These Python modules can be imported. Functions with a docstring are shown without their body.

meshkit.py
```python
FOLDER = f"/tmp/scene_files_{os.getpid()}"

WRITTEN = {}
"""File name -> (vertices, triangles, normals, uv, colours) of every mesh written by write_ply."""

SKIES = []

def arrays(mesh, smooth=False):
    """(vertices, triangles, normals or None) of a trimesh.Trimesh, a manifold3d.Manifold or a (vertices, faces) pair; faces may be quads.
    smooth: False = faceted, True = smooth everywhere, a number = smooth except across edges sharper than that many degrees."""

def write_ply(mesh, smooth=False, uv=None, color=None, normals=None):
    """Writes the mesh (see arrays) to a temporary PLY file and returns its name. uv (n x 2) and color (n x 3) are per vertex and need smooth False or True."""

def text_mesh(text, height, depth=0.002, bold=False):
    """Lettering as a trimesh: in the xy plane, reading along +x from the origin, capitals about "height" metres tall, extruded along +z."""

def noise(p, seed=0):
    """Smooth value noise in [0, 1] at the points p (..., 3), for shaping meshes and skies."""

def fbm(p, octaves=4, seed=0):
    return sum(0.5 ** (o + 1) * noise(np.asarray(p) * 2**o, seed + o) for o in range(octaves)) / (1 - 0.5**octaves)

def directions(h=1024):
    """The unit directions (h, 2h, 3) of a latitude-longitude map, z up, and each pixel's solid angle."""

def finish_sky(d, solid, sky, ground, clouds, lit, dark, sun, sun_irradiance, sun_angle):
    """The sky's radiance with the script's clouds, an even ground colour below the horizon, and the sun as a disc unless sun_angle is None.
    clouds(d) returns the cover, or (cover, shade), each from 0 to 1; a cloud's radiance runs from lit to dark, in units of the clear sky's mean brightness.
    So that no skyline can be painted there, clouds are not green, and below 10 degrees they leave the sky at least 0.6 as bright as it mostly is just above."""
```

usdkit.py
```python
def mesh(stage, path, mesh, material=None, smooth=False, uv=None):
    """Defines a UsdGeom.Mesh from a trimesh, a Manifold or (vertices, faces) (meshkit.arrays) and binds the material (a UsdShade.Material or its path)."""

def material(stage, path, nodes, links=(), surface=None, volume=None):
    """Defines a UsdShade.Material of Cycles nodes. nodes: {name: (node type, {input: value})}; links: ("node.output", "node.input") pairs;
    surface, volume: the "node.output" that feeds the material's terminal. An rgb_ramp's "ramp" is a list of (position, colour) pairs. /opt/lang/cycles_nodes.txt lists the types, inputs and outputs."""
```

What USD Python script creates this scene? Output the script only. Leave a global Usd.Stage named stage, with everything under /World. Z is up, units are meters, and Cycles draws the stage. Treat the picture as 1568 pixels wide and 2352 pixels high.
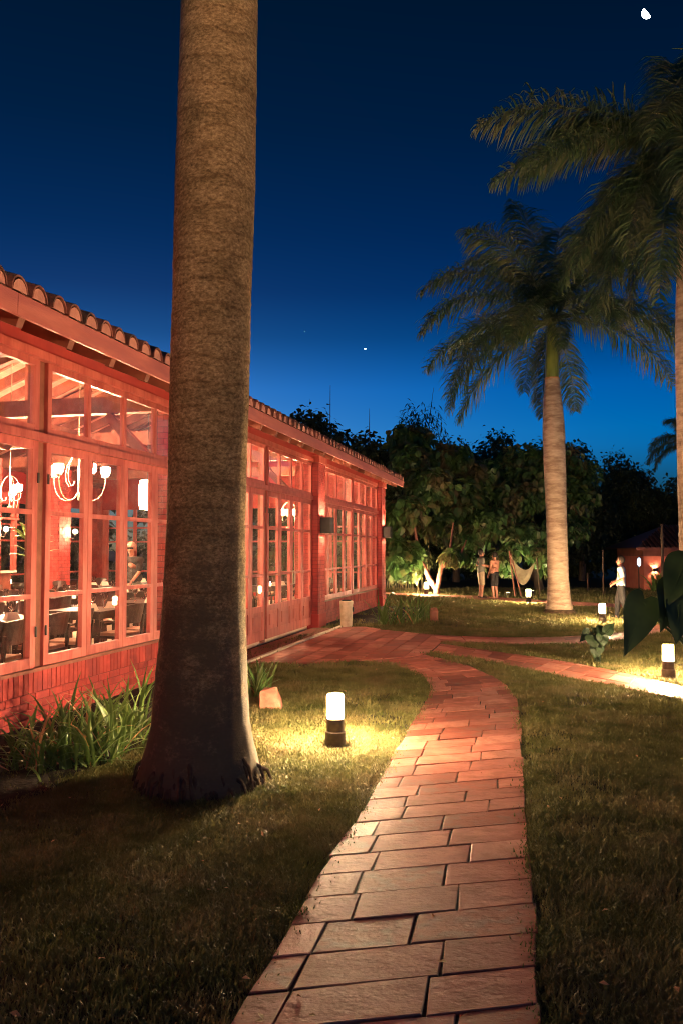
import math, random
import numpy as np, trimesh, usdkit, meshkit
import manifold3d as m3
import shapely
from shapely.geometry import Polygon, LineString
from pxr import Usd, UsdGeom, UsdLux, UsdShade, Gf, Vt, Sdf

stage = Usd.Stage.CreateInMemory()
UsdGeom.SetStageUpAxis(stage, UsdGeom.Tokens.z); UsdGeom.SetStageMetersPerUnit(stage, 1.0)
UsdGeom.Xform.Define(stage, '/World'); stage.SetDefaultPrim(stage.GetPrimAtPath('/World'))
stage.DefinePrim('/World/Looks', 'Scope')

# ---------------------------------------------------------------- camera
EYE = np.array([0.0, 0.0, 1.7]); FPX = 1900.0; PITCH = math.atan(86 / FPX)
cam = UsdGeom.Camera.Define(stage, '/World/camera')
cam.CreateHorizontalApertureAttr(24.0); cam.CreateVerticalApertureAttr(36.0)
cam.CreateFocalLengthAttr(FPX / 1568 * 24.0); cam.CreateClippingRangeAttr(Gf.Vec2f(0.05, 20000))
cam.AddTranslateOp().Set(Gf.Vec3d(*EYE)); cam.AddRotateXYZOp().Set(Gf.Vec3f(90 + math.degrees(PITCH), 0, 0))
cam.CreateExposureAttr(0.15)

# ---------------------------------------------------------------- sky (dusk) and moonlight
sky_nodes = {
    "sky": ("sky_texture", {"sky_type": "single_scattering", "sun_disc": False, "sun_elevation": math.radians(2.5), "sun_rotation": -0.3, "ozone_density": 7.0, "air_density": 0.8, "aerosol_density": 0.2}),
    "tc": ("texture_coordinate", {}), "sx": ("separate_xyz", {}),
    "ramp": ("rgb_ramp", {"ramp": [(0.0, (.22, .25, .22)), (0.07, (.5, .55, .5)), (0.12, (1.6, 1.45, 1.3)), (0.14, (1.8, 1.6, 1.4)), (0.19, (1.25, 1.45, 1.35)), (0.25, (.62, .80, .74)), (0.30, (.5, .50, .50)), (0.36, (.25, .40, .39)), (0.46, (.15, .31, .25)), (0.56, (.15, .26, .18)), (1.0, (.12, .18, .12))]}),
    "mul": ("mix_color", {"blend_type": "multiply", "fac": 1.0, "use_clamp": False}),
    "bg": ("background_shader", {"strength": 0.12})}
sky_mat = usdkit.material(stage, '/World/Looks/dusk_sky', sky_nodes, [("tc.generated", "sx.vector"), ("sx.z", "ramp.fac"), ("sky.color", "mul.a"), ("ramp.color", "mul.b"), ("mul.result", "bg.color")], surface="bg.background")
dome = UsdLux.DomeLight.Define(stage, '/World/sky')
UsdShade.MaterialBindingAPI.Apply(dome.GetPrim()).Bind(sky_mat)
dome.GetPrim().SetCustomDataByKey('kind', 'structure')
moonlight = UsdLux.DistantLight.Define(stage, '/World/moonlight')
moonlight.CreateIntensityAttr(0.004); moonlight.CreateAngleAttr(0.5); moonlight.CreateColorAttr(Gf.Vec3f(.8, .9, 1.0)); moonlight.CreateNormalizeAttr(True)
moonlight.AddRotateXYZOp().Set(Gf.Vec3f(56, 0, 160))

BOLLARD_L, INDOOR_L, SCONCE_L, SPOT_L, POST_L = 1950.0, 250.0, 7000.0, 4500.0, 62000.0
WARM = (1.0, .68, .36); WARMIN = (1.0, .60, .33)

# ---------------------------------------------------------------- pixel helpers: where a thing seen at a photo point stands
def ray(px, py):
    x, y = (px - 784) / FPX, (1176 - py) / FPX
    c, s = math.cos(PITCH), math.sin(PITCH)
    return np.array([x, c - y * s, y * c + s])
def at(px, py, Y):
    d = ray(px, py); return EYE + d * (Y / d[1])
def ground(px, py, z=0.0):
    d = ray(px, py); return EYE + d * ((z - 1.7) / d[2])

rng = np.random.default_rng(7)
# ---------------------------------------------------------------- materials
MATS = {}
def mottle(name, c1, c2, scale=6.0, rough=.7, bump=.0, bscale=None, detail=4, vary=0.0, spec=.3, c3=None, s3=1.0, stretch=None, translucent=0.0, obj=False, distort=0.0, lo=.35, hi=.65):
    """Two tones mixed by noise, with fine relief; vary = brightness spread between separate pieces."""
    n = {"g": ("geometry", {}), "n": ("noise_texture", {"scale": scale, "detail": detail, "roughness": .6, "distortion": distort}),
         "r": ("rgb_ramp", {"ramp": [(lo, c1), (hi, c2)]}), "p": ("principled_bsdf", {"roughness": rough, "specular_ior_level": spec})}
    src = "g.position"
    L = []
    if obj:
        n["t"] = ("texture_coordinate", {}); src = "t.object"
    if stretch is not None:
        n["m"] = ("mapping", {"scale": stretch}); L.append((src, "m.vector")); src = "m.vector"
    L += [(src, "n.vector"), ("n.fac", "r.fac")]
    col = "r.color"
    if c3 is not None:
        n["n3"] = ("noise_texture", {"scale": s3, "detail": 5, "roughness": .65}); n["r3"] = ("rgb_ramp", {"ramp": [(.47, (0, 0, 0)), (.62, (1, 1, 1))]})
        n["x3"] = ("mix_color", {"blend_type": "mix", "b": c3}); n["bw"] = ("rgb_to_bw", {})
        L += [(src, "n3.vector"), ("n3.fac", "r3.fac"), ("r3.color", "bw.color"), ("bw.val", "x3.fac"), (col, "x3.a")]; col = "x3.result"
    if vary:
        n["oi"] = ("object_info", {}); n["mr"] = ("map_range", {"from_min": 0, "from_max": 1, "to_min": 1 - vary, "to_max": 1 + vary}); n["h"] = ("hsv", {})
        L += [("oi.random", "mr.value"), ("mr.result", "h.value"), (col, "h.color")]; col = "h.color"
    L.append((col, "p.base_color"))
    if bump:
        n["nb"] = ("noise_texture", {"scale": bscale or scale * 4, "detail": 6, "roughness": .65}); n["b"] = ("bump", {"strength": 1.0, "distance": bump})
        L += [(src, "nb.vector"), ("nb.fac", "b.height"), ("b.normal", "p.normal")]
    surf = "p.BSDF"
    if translucent:
        n["tr"] = ("translucent_bsdf", {}); n["mx"] = ("mix_closure", {"fac": translucent})
        L += [(col, "tr.color"), ("p.BSDF", "mx.closure1"), ("tr.BSDF", "mx.closure2")]; surf = "mx.closure"
    MATS[name] = usdkit.material(stage, '/World/Looks/' + name, n, L, surface=surf)
    return MATS[name]
def glow(name, color, strength):
    MATS[name] = usdkit.material(stage, '/World/Looks/' + name, {"e": ("emission", {"color": color, "strength": strength})}, [], surface="e.emission")
    return MATS[name]

mottle('lawn_soil', (.04, .034, .014), (.07, .058, .024), 9, .95, .02, 40)
mottle('bed_soil', (.012, .008, .005), (.03, .02, .012), 14, .95, .03, 30)
mottle('grass_blade', (.085, .095, .024), (.175, .155, .055), 2.2, .6, spec=.25, translucent=.25, c3=(.19, .15, .065), s3=1.3)
mottle('slab', (.31, .092, .066), (.41, .14, .102), 3.0, .68, .006, 22, vary=.22, spec=.22, c3=(.26, .08, .052), s3=5, obj=False, stretch=(1.0, 1.7, 1.0), distort=1.4)
mottle('slab_pale', (.38, .14, .10), (.48, .195, .145), 3.0, .62, .007, 16, vary=.15, spec=.25, c3=(.32, .11, .07), s3=4, stretch=(1.5, 1.0, 1.0), distort=1.4)
mottle('slab_dark', (.21, .05, .031), (.27, .072, .046), 4.0, .66, .006, 24, vary=.2, spec=.22, c3=(.2, .08, .06), s3=6, stretch=(1.0, 1.6, 1), distort=1.2)
mottle('joint', (.05, .026, .017), (.10, .055, .035), 20, .95)
mottle('strip_stone', (.55, .45, .33), (.65, .55, .4), 8, .7)
mottle('brick', (.29, .034, .030), (.42, .056, .046), 5, .75, .004, 60, vary=.22, c3=(.25, .035, .036), s3=3)
mottle('mortar', (.12, .020, .019), (.18, .030, .028), 15, .9, .003, 60)
mottle('plaster', (.36, .038, .033), (.44, .052, .043), 1.3, .75, .004, 25, c3=(.33, .038, .04), s3=.8)
mottle('painted_wood', (.43, .092, .074), (.52, .125, .100), 3, .5, .002, 40, vary=.12, stretch=(3, 3, .6), spec=.4, c3=(.36, .064, .052), s3=2.2)
mottle('fascia_wood', (.45, .12, .094), (.54, .165, .13), 2, .55, .003, 30, vary=.06, stretch=(.6, .6, 4), c3=(.40, .11, .10), s3=1.2)
mottle('beam_wood', (.17, .055, .035), (.27, .09, .06), 3, .6, .004, 30, vary=.12)
mottle('board_wood', (.62, .25, .19), (.74, .33, .26), 2.5, .6, .002, 30, vary=.1, stretch=(.5, 2, 2))
mottle('roof_clay', (.19, .058, .042), (.29, .092, .065), 5, .8, .006, 40, vary=.25, c3=(.10, .06, .05), s3=3)
mottle('tile_mortar', (.42, .17, .13), (.52, .22, .17), 10, .9, .006, 40)
mottle('floor_tile', (.62, .46, .33), (.70, .53, .39), 2, .35, spec=.5)
mottle('dark_wood', (.030, .012, .009), (.055, .022, .015), 6, .32, .001, 60, spec=.5)
mottle('cushion', (.42, .22, .14), (.50, .27, .18), 8, .8)
mottle('linen', (.72, .62, .5), (.8, .7, .58), 10, .8)
mottle('black_metal', (.018, .014, .012), (.03, .024, .02), 10, .45, spec=.4)
mottle('bollard_metal', (.05, .035, .025), (.09, .06, .045), 12, .55, .002, 60)
mottle('iron_cream', (.34, .27, .19), (.42, .34, .24), 10, .5)
mottle('bin_shell', (.55, .42, .28), (.66, .52, .36), 7, .65, .004, 30, c3=(.42, .3, .19), s3=2.5)
_n = {"g": ("geometry", {}), "m": ("mapping", {"scale": (1, 1, 1.6)}), "n1": ("noise_texture", {"scale": 34, "detail": 7, "roughness": .75}), "r1": ("rgb_ramp", {"ramp": [(.34, (.11, .075, .038)), (.5, (.27, .185, .10)), (.64, (.46, .34, .20))]}),
      "n2": ("noise_texture", {"scale": 3.2, "detail": 6, "roughness": .7}), "r2": ("rgb_ramp", {"ramp": [(.36, (.62, .6, .55)), (.6, (1.08, 1.04, 1.0))]}), "x1": ("mix_color", {"blend_type": "multiply", "fac": 1.0}),
      "sx": ("separate_xyz", {}), "w": ("noise_texture", {"scale": 2.5, "detail": 3}), "ring": ("math", {"math_type": "multiply_add", "value2": .22}), "wv": ("math", {"math_type": "multiply", "value2": 34.0}), "sn": ("math", {"math_type": "sine"}), "rr": ("rgb_ramp", {"ramp": [(.0, (1, 1, 1)), (.86, (1, 1, 1)), (.985, (.78, .74, .70))]}), "x2": ("mix_color", {"blend_type": "multiply", "fac": 1.0}),
      "hz": ("map_range", {"from_min": .0, "from_max": 2.6, "to_min": .20, "to_max": -.20}), "n3": ("noise_texture", {"scale": 5.5, "detail": 7, "roughness": .7}), "ad": ("math", {"math_type": "add"}), "r3": ("rgb_ramp", {"ramp": [(.40, (0, 0, 0)), (.62, (.92, .92, .92))]}), "bw": ("rgb_to_bw", {}), "x3": ("mix_color", {"b": (.11, .085, .052)}),
      "nb": ("noise_texture", {"scale": 60, "detail": 7, "roughness": .7}), "b": ("bump", {"strength": 1.0, "distance": .010}), "p": ("principled_bsdf", {"roughness": .92, "specular_ior_level": .2})}
MATS['palm_bark'] = usdkit.material(stage, '/World/Looks/palm_bark', _n, [("g.position", "m.vector"), ("m.vector", "n1.vector"), ("n1.fac", "r1.fac"), ("m.vector", "n2.vector"), ("n2.fac", "r2.fac"), ("r1.color", "x1.a"), ("r2.color", "x1.b"),
      ("g.position", "sx.vector"), ("g.position", "w.vector"), ("w.fac", "ring.value1"), ("sx.z", "ring.value3"), ("ring.value", "wv.value1"), ("wv.value", "sn.value1"), ("sn.value", "rr.fac"), ("x1.result", "x2.a"), ("rr.color", "x2.b"),
      ("sx.z", "hz.value"), ("g.position", "n3.vector"), ("n3.fac", "ad.value1"), ("hz.result", "ad.value2"), ("ad.value", "r3.fac"), ("r3.color", "bw.color"), ("bw.val", "x3.fac"), ("x2.result", "x3.a"), ("x3.result", "p.base_color"), ("m.vector", "nb.vector"), ("nb.fac", "b.height"), ("b.normal", "p.normal")], surface="p.BSDF")
mottle('palm_bark_pale', (.34, .24, .17), (.50, .37, .27), 5.0, .85, .01, 30, c3=(.26, .17, .12), s3=2.2, stretch=(1, 1, 3.5), detail=7)
mottle('palm_root', (.045, .026, .016), (.11, .07, .04), 12, .95, .02, 30)
mottle('crownshaft', (.13, .17, .035), (.22, .26, .06), 2, .4, stretch=(3, 3, .5))
mottle('palm_leaf', (.038, .078, .030), (.075, .12, .05), 1.2, .5, spec=.35, translucent=.2, c3=(.13, .14, .07), s3=1.7)
mottle('strap_leaf', (.075, .14, .03), (.14, .21, .055), 3, .42, spec=.4, translucent=.25, vary=.25)
mottle('strap_dry', (.42, .2, .1), (.5, .27, .14), 6, .7, translucent=.2)
mottle('leaf_dark', (.022, .034, .014), (.05, .065, .026), .9, .5, spec=.35, translucent=.15, c3=(.02, .028, .014), s3=.6)
mottle('leaf_bamboo', (.05, .075, .022), (.09, .11, .04), 1.2, .5, translucent=.25)
mottle('leaf_bright', (.04, .095, .022), (.09, .165, .045), 1.6, .4, spec=.45, translucent=.3, c3=(.15, .11, .05), s3=1.1)
mottle('leaf_big', (.012, .026, .010), (.026, .046, .017), 3, .5, spec=.3)
mottle('leaf_painted_shade', (.006, .013, .005), (.012, .022, .009), 3, .55, spec=.2)  # darker copy of leaf_big: the small plant's shade is put into the colour
mottle('bark_dark', (.07, .045, .03), (.14, .09, .06), 6, .9, .012, 25, stretch=(1, 1, .3))
mottle('bark_pink', (.22, .085, .06), (.32, .13, .095), 5, .85, .01, 25)
mottle('bamboo_culm', (.16, .13, .05), (.26, .2, .09), 4, .5)
mottle('rock', (.36, .135, .09), (.50, .22, .155), 3.5, .85, .02, 14, c3=(.28, .10, .07), s3=4)
mottle('skin', (.42, .17, .11), (.48, .21, .14), 10, .55, spec=.4)
mottle('hair', (.012, .008, .006), (.025, .016, .012), 20, .6)
mottle('cloth_black', (.02, .018, .018), (.034, .03, .03), 12, .85)
mottle('cloth_grey', (.13, .115, .09), (.17, .15, .12), 12, .85)
mottle('cloth_khaki', (.30, .22, .15), (.36, .27, .19), 12, .85)
mottle('cloth_white', (.70, .66, .60), (.78, .74, .68), 8, .85)
mottle('cloth_red', (.45, .05, .04), (.5, .07, .05), 8, .85)
mottle('cap_cloth', (.42, .2, .15), (.48, .25, .19), 8, .85)
mottle('net_cloth', (.28, .21, .14), (.36, .28, .19), 6, .9, translucent=.3)
mottle('hut_wall', (.42, .11, .07), (.5, .15, .1), 3, .85, .004, 30)
glow('bollard_light', WARM, BOLLARD_L)
glow('indoor_light', WARMIN, INDOOR_L * 4)
glow('lantern_light', (1.0, .66, .34), 16)
glow('candle_light', (1.0, .6, .25), 120)
glow('sconce_light', WARM, SCONCE_L)
glow('hut_light', (1.0, .62, .35), 900)
glow('spot_light', (1.0, .85, .45), SPOT_L)
glow('post_light', (1.0, .60, .27), POST_L)
glow('moon_light', (.95, 1.0, .97), 6.0)
glow('star_light', (.95, 1.0, 1.0), 4.0)
glow('sign_light', (.62, .8, 1.0), 4.0)
usdkit.material(stage, '/World/Looks/window_glass', {"f": ("layer_weight", {"blend": .5}), "pw": ("math", {"math_type": "power", "value2": 5.0}), "ml": ("math", {"math_type": "multiply_add", "value2": .55, "value3": .02}), "t": ("transparent_bsdf", {"color": (.985, .98, .97)}), "g": ("glossy_bsdf", {"color": (.95, .95, .95), "roughness": .01}), "x": ("mix_closure", {}), "gp": ("geometry", {}), "dn": ("noise_texture", {"scale": 5.0, "detail": 6, "roughness": .7}), "dm": ("map_range", {"from_min": .4, "from_max": .75, "to_min": .004, "to_max": .035}), "df": ("translucent_bsdf", {"color": (.8, .8, .8)}), "y": ("mix_closure", {})},
                [("gp.position", "dn.vector"), ("dn.fac", "dm.value"), ("dm.result", "y.fac"), ("x.closure", "y.closure1"), ("df.BSDF", "y.closure2"), ("f.facing", "pw.value1"), ("pw.value", "ml.value1"), ("ml.value", "x.fac"), ("t.BSDF", "x.closure1"), ("g.BSDF", "x.closure2")], surface="y.closure")
MATS['window_glass'] = UsdShade.Material.Get(stage, '/World/Looks/window_glass')
usdkit.material(stage, '/World/Looks/drinking_glass', {"p": ("principled_bsdf", {"base_color": (.98, .97, .95), "roughness": .03, "transmission_weight": 1.0, "ior": 1.3})}, [], surface="p.BSDF")
MATS['drinking_glass'] = UsdShade.Material.Get(stage, '/World/Looks/drinking_glass')

# ---------------------------------------------------------------- mesh helpers
class MB:
    """Collects simple solids and gives back one mesh."""
    def __init__(self): self.v, self.f, self.n = [], [], 0
    def add(self, v, f):
        v, f = np.asarray(v, float), np.asarray(f, int)
        if f.ndim == 2 and f.shape[1] == 4: f = np.vstack([f[:, [0, 1, 2]], f[:, [0, 2, 3]]])
        self.v.append(v); self.f.append(f + self.n); self.n += len(v); return self
    def mesh(self): return np.vstack(self.v), np.vstack(self.f)
    def box(self, x0, x1, y0, y1, z0, z1, c=0.0):
        v = np.array([[x, y, z] for x in (x0, x1) for y in (y0, y1) for z in (z0, z1)], float)
        if c:  # chamfered top edge look: taper the four top corners slightly
            ctr = v.mean(0)
        f = [[0, 1, 3, 2], [4, 6, 7, 5], [0, 4, 5, 1], [2, 3, 7, 6], [0, 2, 6, 4], [1, 5, 7, 3]]
        return self.add(v, f)
    def beam(self, a, b, w, h, up=(0, 0, 1)):
        a, b = np.asarray(a, float), np.asarray(b, float); d = (b - a) / np.linalg.norm(b - a)
        s = np.cross(d, up); s /= np.linalg.norm(s); t = np.cross(s, d)
        v = [p + s * i * w / 2 + t * j * h / 2 for p in (a, b) for i in (-1, 1) for j in (-1, 1)]
        return self.add(v, [[0, 1, 3, 2], [4, 6, 7, 5], [0, 4, 5, 1], [2, 3, 7, 6], [0, 2, 6, 4], [1, 5, 7, 3]])
    def tube(self, pts, radii, sides=8, cap=True):
        p = np.asarray(pts, float); r = np.broadcast_to(np.asarray(radii, float), (len(p),))
        t = np.gradient(p, axis=0); t /= np.linalg.norm(t, axis=1, keepdims=True) + 1e-12
        ref = np.array([1.0, 0, 0]) if abs(t[:, 0]).max() < .9 else np.array([0, 1.0, 0]) if abs(t[:, 1]).max() < .9 else np.array([0, 0, 1.0])
        a = np.cross(t, ref); a /= np.linalg.norm(a, axis=1, keepdims=True) + 1e-12
        b = np.cross(t, a); g = np.arange(sides) * 2 * np.pi / sides
        v = (p[:, None] + r[:, None, None] * (np.cos(g)[None, :, None] * a[:, None] + np.sin(g)[None, :, None] * b[:, None])).reshape(-1, 3)
        f = []
        for i in range(len(p) - 1):
            for j in range(sides):
                k = (j + 1) % sides; f.append([i * sides + j, i * sides + k, (i + 1) * sides + k, (i + 1) * sides + j])
        tri = np.vstack([np.array(f)[:, [0, 1, 2]], np.array(f)[:, [0, 2, 3]]])
        if cap:
            e = len(v); v = np.vstack([v, p[0], p[-1]]); m = (len(p) - 1) * sides
            tri = np.vstack([tri, [[e, (j + 1) % sides, j] for j in range(sides)], [[e + 1, m + j, m + (j + 1) % sides] for j in range(sides)]])
        return self.add(v, tri)
    def lathe(self, prof, sides=24, c=(0, 0, 0)):
        prof = np.asarray(prof, float); g = np.arange(sides) * 2 * np.pi / sides
        v = np.stack([prof[:, None, 0] * np.cos(g), prof[:, None, 0] * np.sin(g), np.broadcast_to(prof[:, None, 1], (len(prof), sides))], -1).reshape(-1, 3) + np.asarray(c)
        f = [[i * sides + j, i * sides + (j + 1) % sides, (i + 1) * sides + (j + 1) % sides, (i + 1) * sides + j] for i in range(len(prof) - 1) for j in range(sides)]
        return self.add(v, f)
    def ball(self, c, r, sub=2):
        m = trimesh.creation.icosphere(sub, 1.0); return self.add(m.vertices * np.asarray(r) + np.asarray(c), m.faces)
    def prism(self, pts, z0, z1):
        m = trimesh.creation.extrude_polygon(pts if isinstance(pts, Polygon) else Polygon(pts), z1 - z0, engine="earcut")
        return self.add(np.array(m.vertices) + [0, 0, z0], m.faces)

# ---------------------------------------------------------------- naming and tagging
COUNT = {}
def numbered(parent, name):
    k = (str(parent), name); COUNT[k] = COUNT.get(k, -1) + 1
    return name if COUNT[k] == 0 else f"{name}_{COUNT[k]:03d}"
def path_of(p): return '/World' if p is None else str(p.GetPath())
def part(name, mesh, mat, parent=None, smooth=False, label=None, kind=None):
    pp = path_of(parent); path = f"{pp}/{numbered(pp, name)}"
    g = usdkit.mesh(stage, path, mesh.mesh() if isinstance(mesh, MB) else mesh, MATS[mat] if isinstance(mat, str) else mat, smooth=smooth)
    o = g.GetPrim()
    if label: o.SetCustomDataByKey('label', label)
    if kind: o.SetCustomDataByKey('kind', kind)
    return o
def tag(o, label=None, cat=None, group=None, kind=None):
    for k, v in (('label', label), ('category', cat), ('group', group), ('kind', kind)):
        if v: o.SetCustomDataByKey(k, v)
    return o
def thing(name, label, cat, loc=(0, 0, 0), rz=0.0, group=None, scale=None):
    x = UsdGeom.Xform.Define(stage, '/World/' + numbered('/World', name))
    x.AddTranslateOp().Set(Gf.Vec3d(*map(float, loc))); x.AddRotateZOp().Set(float(math.degrees(rz)))
    if scale: x.AddScaleOp().Set(Gf.Vec3f(*(scale if np.ndim(scale) else (scale,) * 3)))
    return tag(x.GetPrim(), label, cat, group)
def dup(root, loc, rz, label, group=None, scale=None):
    base = root.GetName()
    if base[-4:-3] == '_' and base[-3:].isdigit(): base = base[:-4]
    r = thing(base, label, root.GetCustomDataByKey('category'), loc, rz, group or root.GetCustomDataByKey('group'), scale)
    r.GetReferences().AddInternalReference(root.GetPath()); r.SetInstanceable(True)
    return r

# ---------------------------------------------------------------- building frame: x = along the front, y = inward, z = up
A0, A1 = ground(30, 1544, .55), ground(875, 1348, .55)
U = (A1 - A0)[:2] / np.linalg.norm((A1 - A0)[:2]); INW = np.array([-U[1], U[0]])
F0 = A0[:2] - U * (A0[1] / U[1]); BROT = math.atan2(U[1], U[0]); CS = U[1]
def W(s, d=0.0, z=0.0): return np.array([*(F0 + U * s + INW * d), z])
def S_at(px, d=0.0):   # how far along the front the ray at this column meets the plane d inside the front
    r = ray(px, 1262)[:2]; m = np.array([[r[0], -U[0]], [r[1], -U[1]]]); t = np.linalg.solve(m, F0 + INW * d); return t[1]

P_HALF = .28
PIL = [4.85 / CS + .28, 11.6 / CS, 18.03 / CS, 24.98 / CS]      # pillar centres along the front
PIL = [PIL[0] - 6.75] + PIL
POSTS = [(a + b) / 2 for a, b in zip(PIL[:-1], PIL[1:])]; POSTS[1] = S_at(87)
END0, END1 = PIL[0] - .28, PIL[-1] + .28
ROOM = 9.6; FLOOR = .12; WALLTOP = 4.02; SLOPE = math.tan(math.radians(22)); EAVE_E = .62; EAVE_Z = 3.80
def roof_z(d): return EAVE_Z + (min(d, ROOM - d) + EAVE_E) * SLOPE

# ================================================================ GROUND
def poly_px(pts): return [ground(x, y)[:2] for x, y in pts]
main_L = poly_px([(540, 2352), (640, 2190), (735, 2015), (830, 1880), (905, 1740), (958, 1650), (984, 1605), (990, 1580), (978, 1560), (945, 1541), (895, 1526), (850, 1519)])
main_R = poly_px([(1238, 2352), (1224, 2150), (1213, 1985), (1203, 1850), (1196, 1740), (1192, 1655), (1183, 1605), (1160, 1575), (1120, 1551), (1075, 1532), (1030, 1520), (975, 1507)])
d0 = (np.array(main_L[0]) - main_L[2]); d0 /= np.linalg.norm(d0); d0 = np.array([-.2, -1.0])
main_L = [np.array(main_L[0]) + d0 * 6] + main_L; main_R = [np.array(main_R[0]) + d0 * 6] + main_R
B_up = poly_px([(1010, 1481), (1037, 1484), (1109, 1495), (1222, 1511), (1312, 1524.6), (1424, 1547), (1515, 1567.5), (1568, 1579), (1750, 1618)])
B_lo = poly_px([(992, 1498), (1010, 1501), (1113, 1518), (1204, 1538), (1312, 1560.7), (1424, 1580), (1515, 1599), (1568, 1609), (1750, 1650)])
C_up = poly_px([(985, 1459), (1060, 1463.5), (1131, 1466), (1222, 1466), (1334, 1463), (1415, 1455), (1492, 1440), (1568, 1424), (1680, 1405)])
C_lo = poly_px([(1005, 1474), (1086, 1479.6), (1160, 1481), (1253, 1482), (1334, 1481), (1415, 1475), (1501, 1459), (1568, 1442), (1680, 1420)])
D_up = poly_px([(870, 1361), (1000, 1367), (1100, 1370), (1250, 1380), (1420, 1389), (1620, 1393)])
D_lo = poly_px([(870, 1366), (1000, 1373), (1100, 1378), (1250, 1389), (1420, 1399), (1620, 1404)])
patio = [W(11.85 / CS, -.5)[:2], W(18.35 / CS, -.5)[:2]] + poly_px([(752, 1441), (842, 1443), (900, 1452), (950, 1457), (990, 1461), (1010, 1474), (1012, 1481), (985, 1502), (945, 1512), (850, 1519), (760, 1525), (660, 1527), (560, 1527)])
patio_poly = Polygon(patio).buffer(0)
def ribbon_poly(L, R): return Polygon([*L, *R[::-1]]).buffer(0)
main_poly, B_poly, C_poly, D_poly = (ribbon_poly(a, b) for a, b in ((main_L, main_R), (B_up, B_lo), (C_up, C_lo), (D_up, D_lo)))
hard = shapely.union_all([main_poly, B_poly, C_poly, D_poly, patio_poly])
build_poly = Polygon([W(END0 - .1, -.25)[:2], W(END1 + .1, -.25)[:2], W(END1 + .1, ROOM + .3)[:2], W(END0 - .1, ROOM + .3)[:2]])

gr = MB().add([[-900, -900, 0], [900, -900, 0], [900, 900, 0], [-900, 900, 0]], [[0, 1, 2, 3]])
tag(part('ground', gr, 'lawn_soil'), kind='structure')
bed = MB().prism(Polygon([W(END0, -.0)[:2], W(11.75 / CS, -.0)[:2], W(11.9 / CS, -.6)[:2], W(10.4 / CS, -1.35)[:2], W(8.2 / CS, -1.5)[:2], W(END0, -1.2)[:2]]), -.02, .012)
tag(part('planting_bed', bed, 'bed_soil'), 'dark bare soil bed along the foot of the brick wall', None, None, 'structure')
bed2 = MB().prism(Polygon([W(18.5 / CS, 0)[:2], W(25 / CS, 0)[:2], W(24.5 / CS, -1.7)[:2], W(20.4 / CS, -2.0)[:2], W(18.9 / CS, -1.0)[:2]]), -.02, .012)
tag(part('planting_bed', bed2, 'bed_soil'), kind='structure')

def slab_mesh(quad, z0, z1, r, wob=.004):
    """One stone: a slightly uneven quad with a small chamfer, seven faces."""
    q = np.asarray(quad, float); c = q.mean(0)
    q = q + r.normal(0, wob * .8, q.shape)
    inn = c + (q - c) * (1 - .006 / np.maximum(np.linalg.norm(q - c, axis=1, keepdims=True), .05))
    h = z1 + r.normal(0, .0013) + r.normal(0, .0009, 4)
    v = np.vstack([np.c_[q, np.full(4, z0)], np.c_[q, h - .004], np.c_[inn, h]])
    f = []
    for i in range(4):
        j = (i + 1) % 4; f += [[i, j, 4 + j, 4 + i], [4 + i, 4 + j, 8 + j, 8 + i]]
    f.append([8, 9, 10, 11])
    return MB().add(v, f)
def resample(P, n):
    P = np.asarray(P, float); d = np.r_[0, np.cumsum(np.linalg.norm(np.diff(P, axis=0), axis=1))]
    t = np.linspace(0, d[-1], n); return np.c_[np.interp(t, d, P[:, 0]), np.interp(t, d, P[:, 1])]
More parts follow.
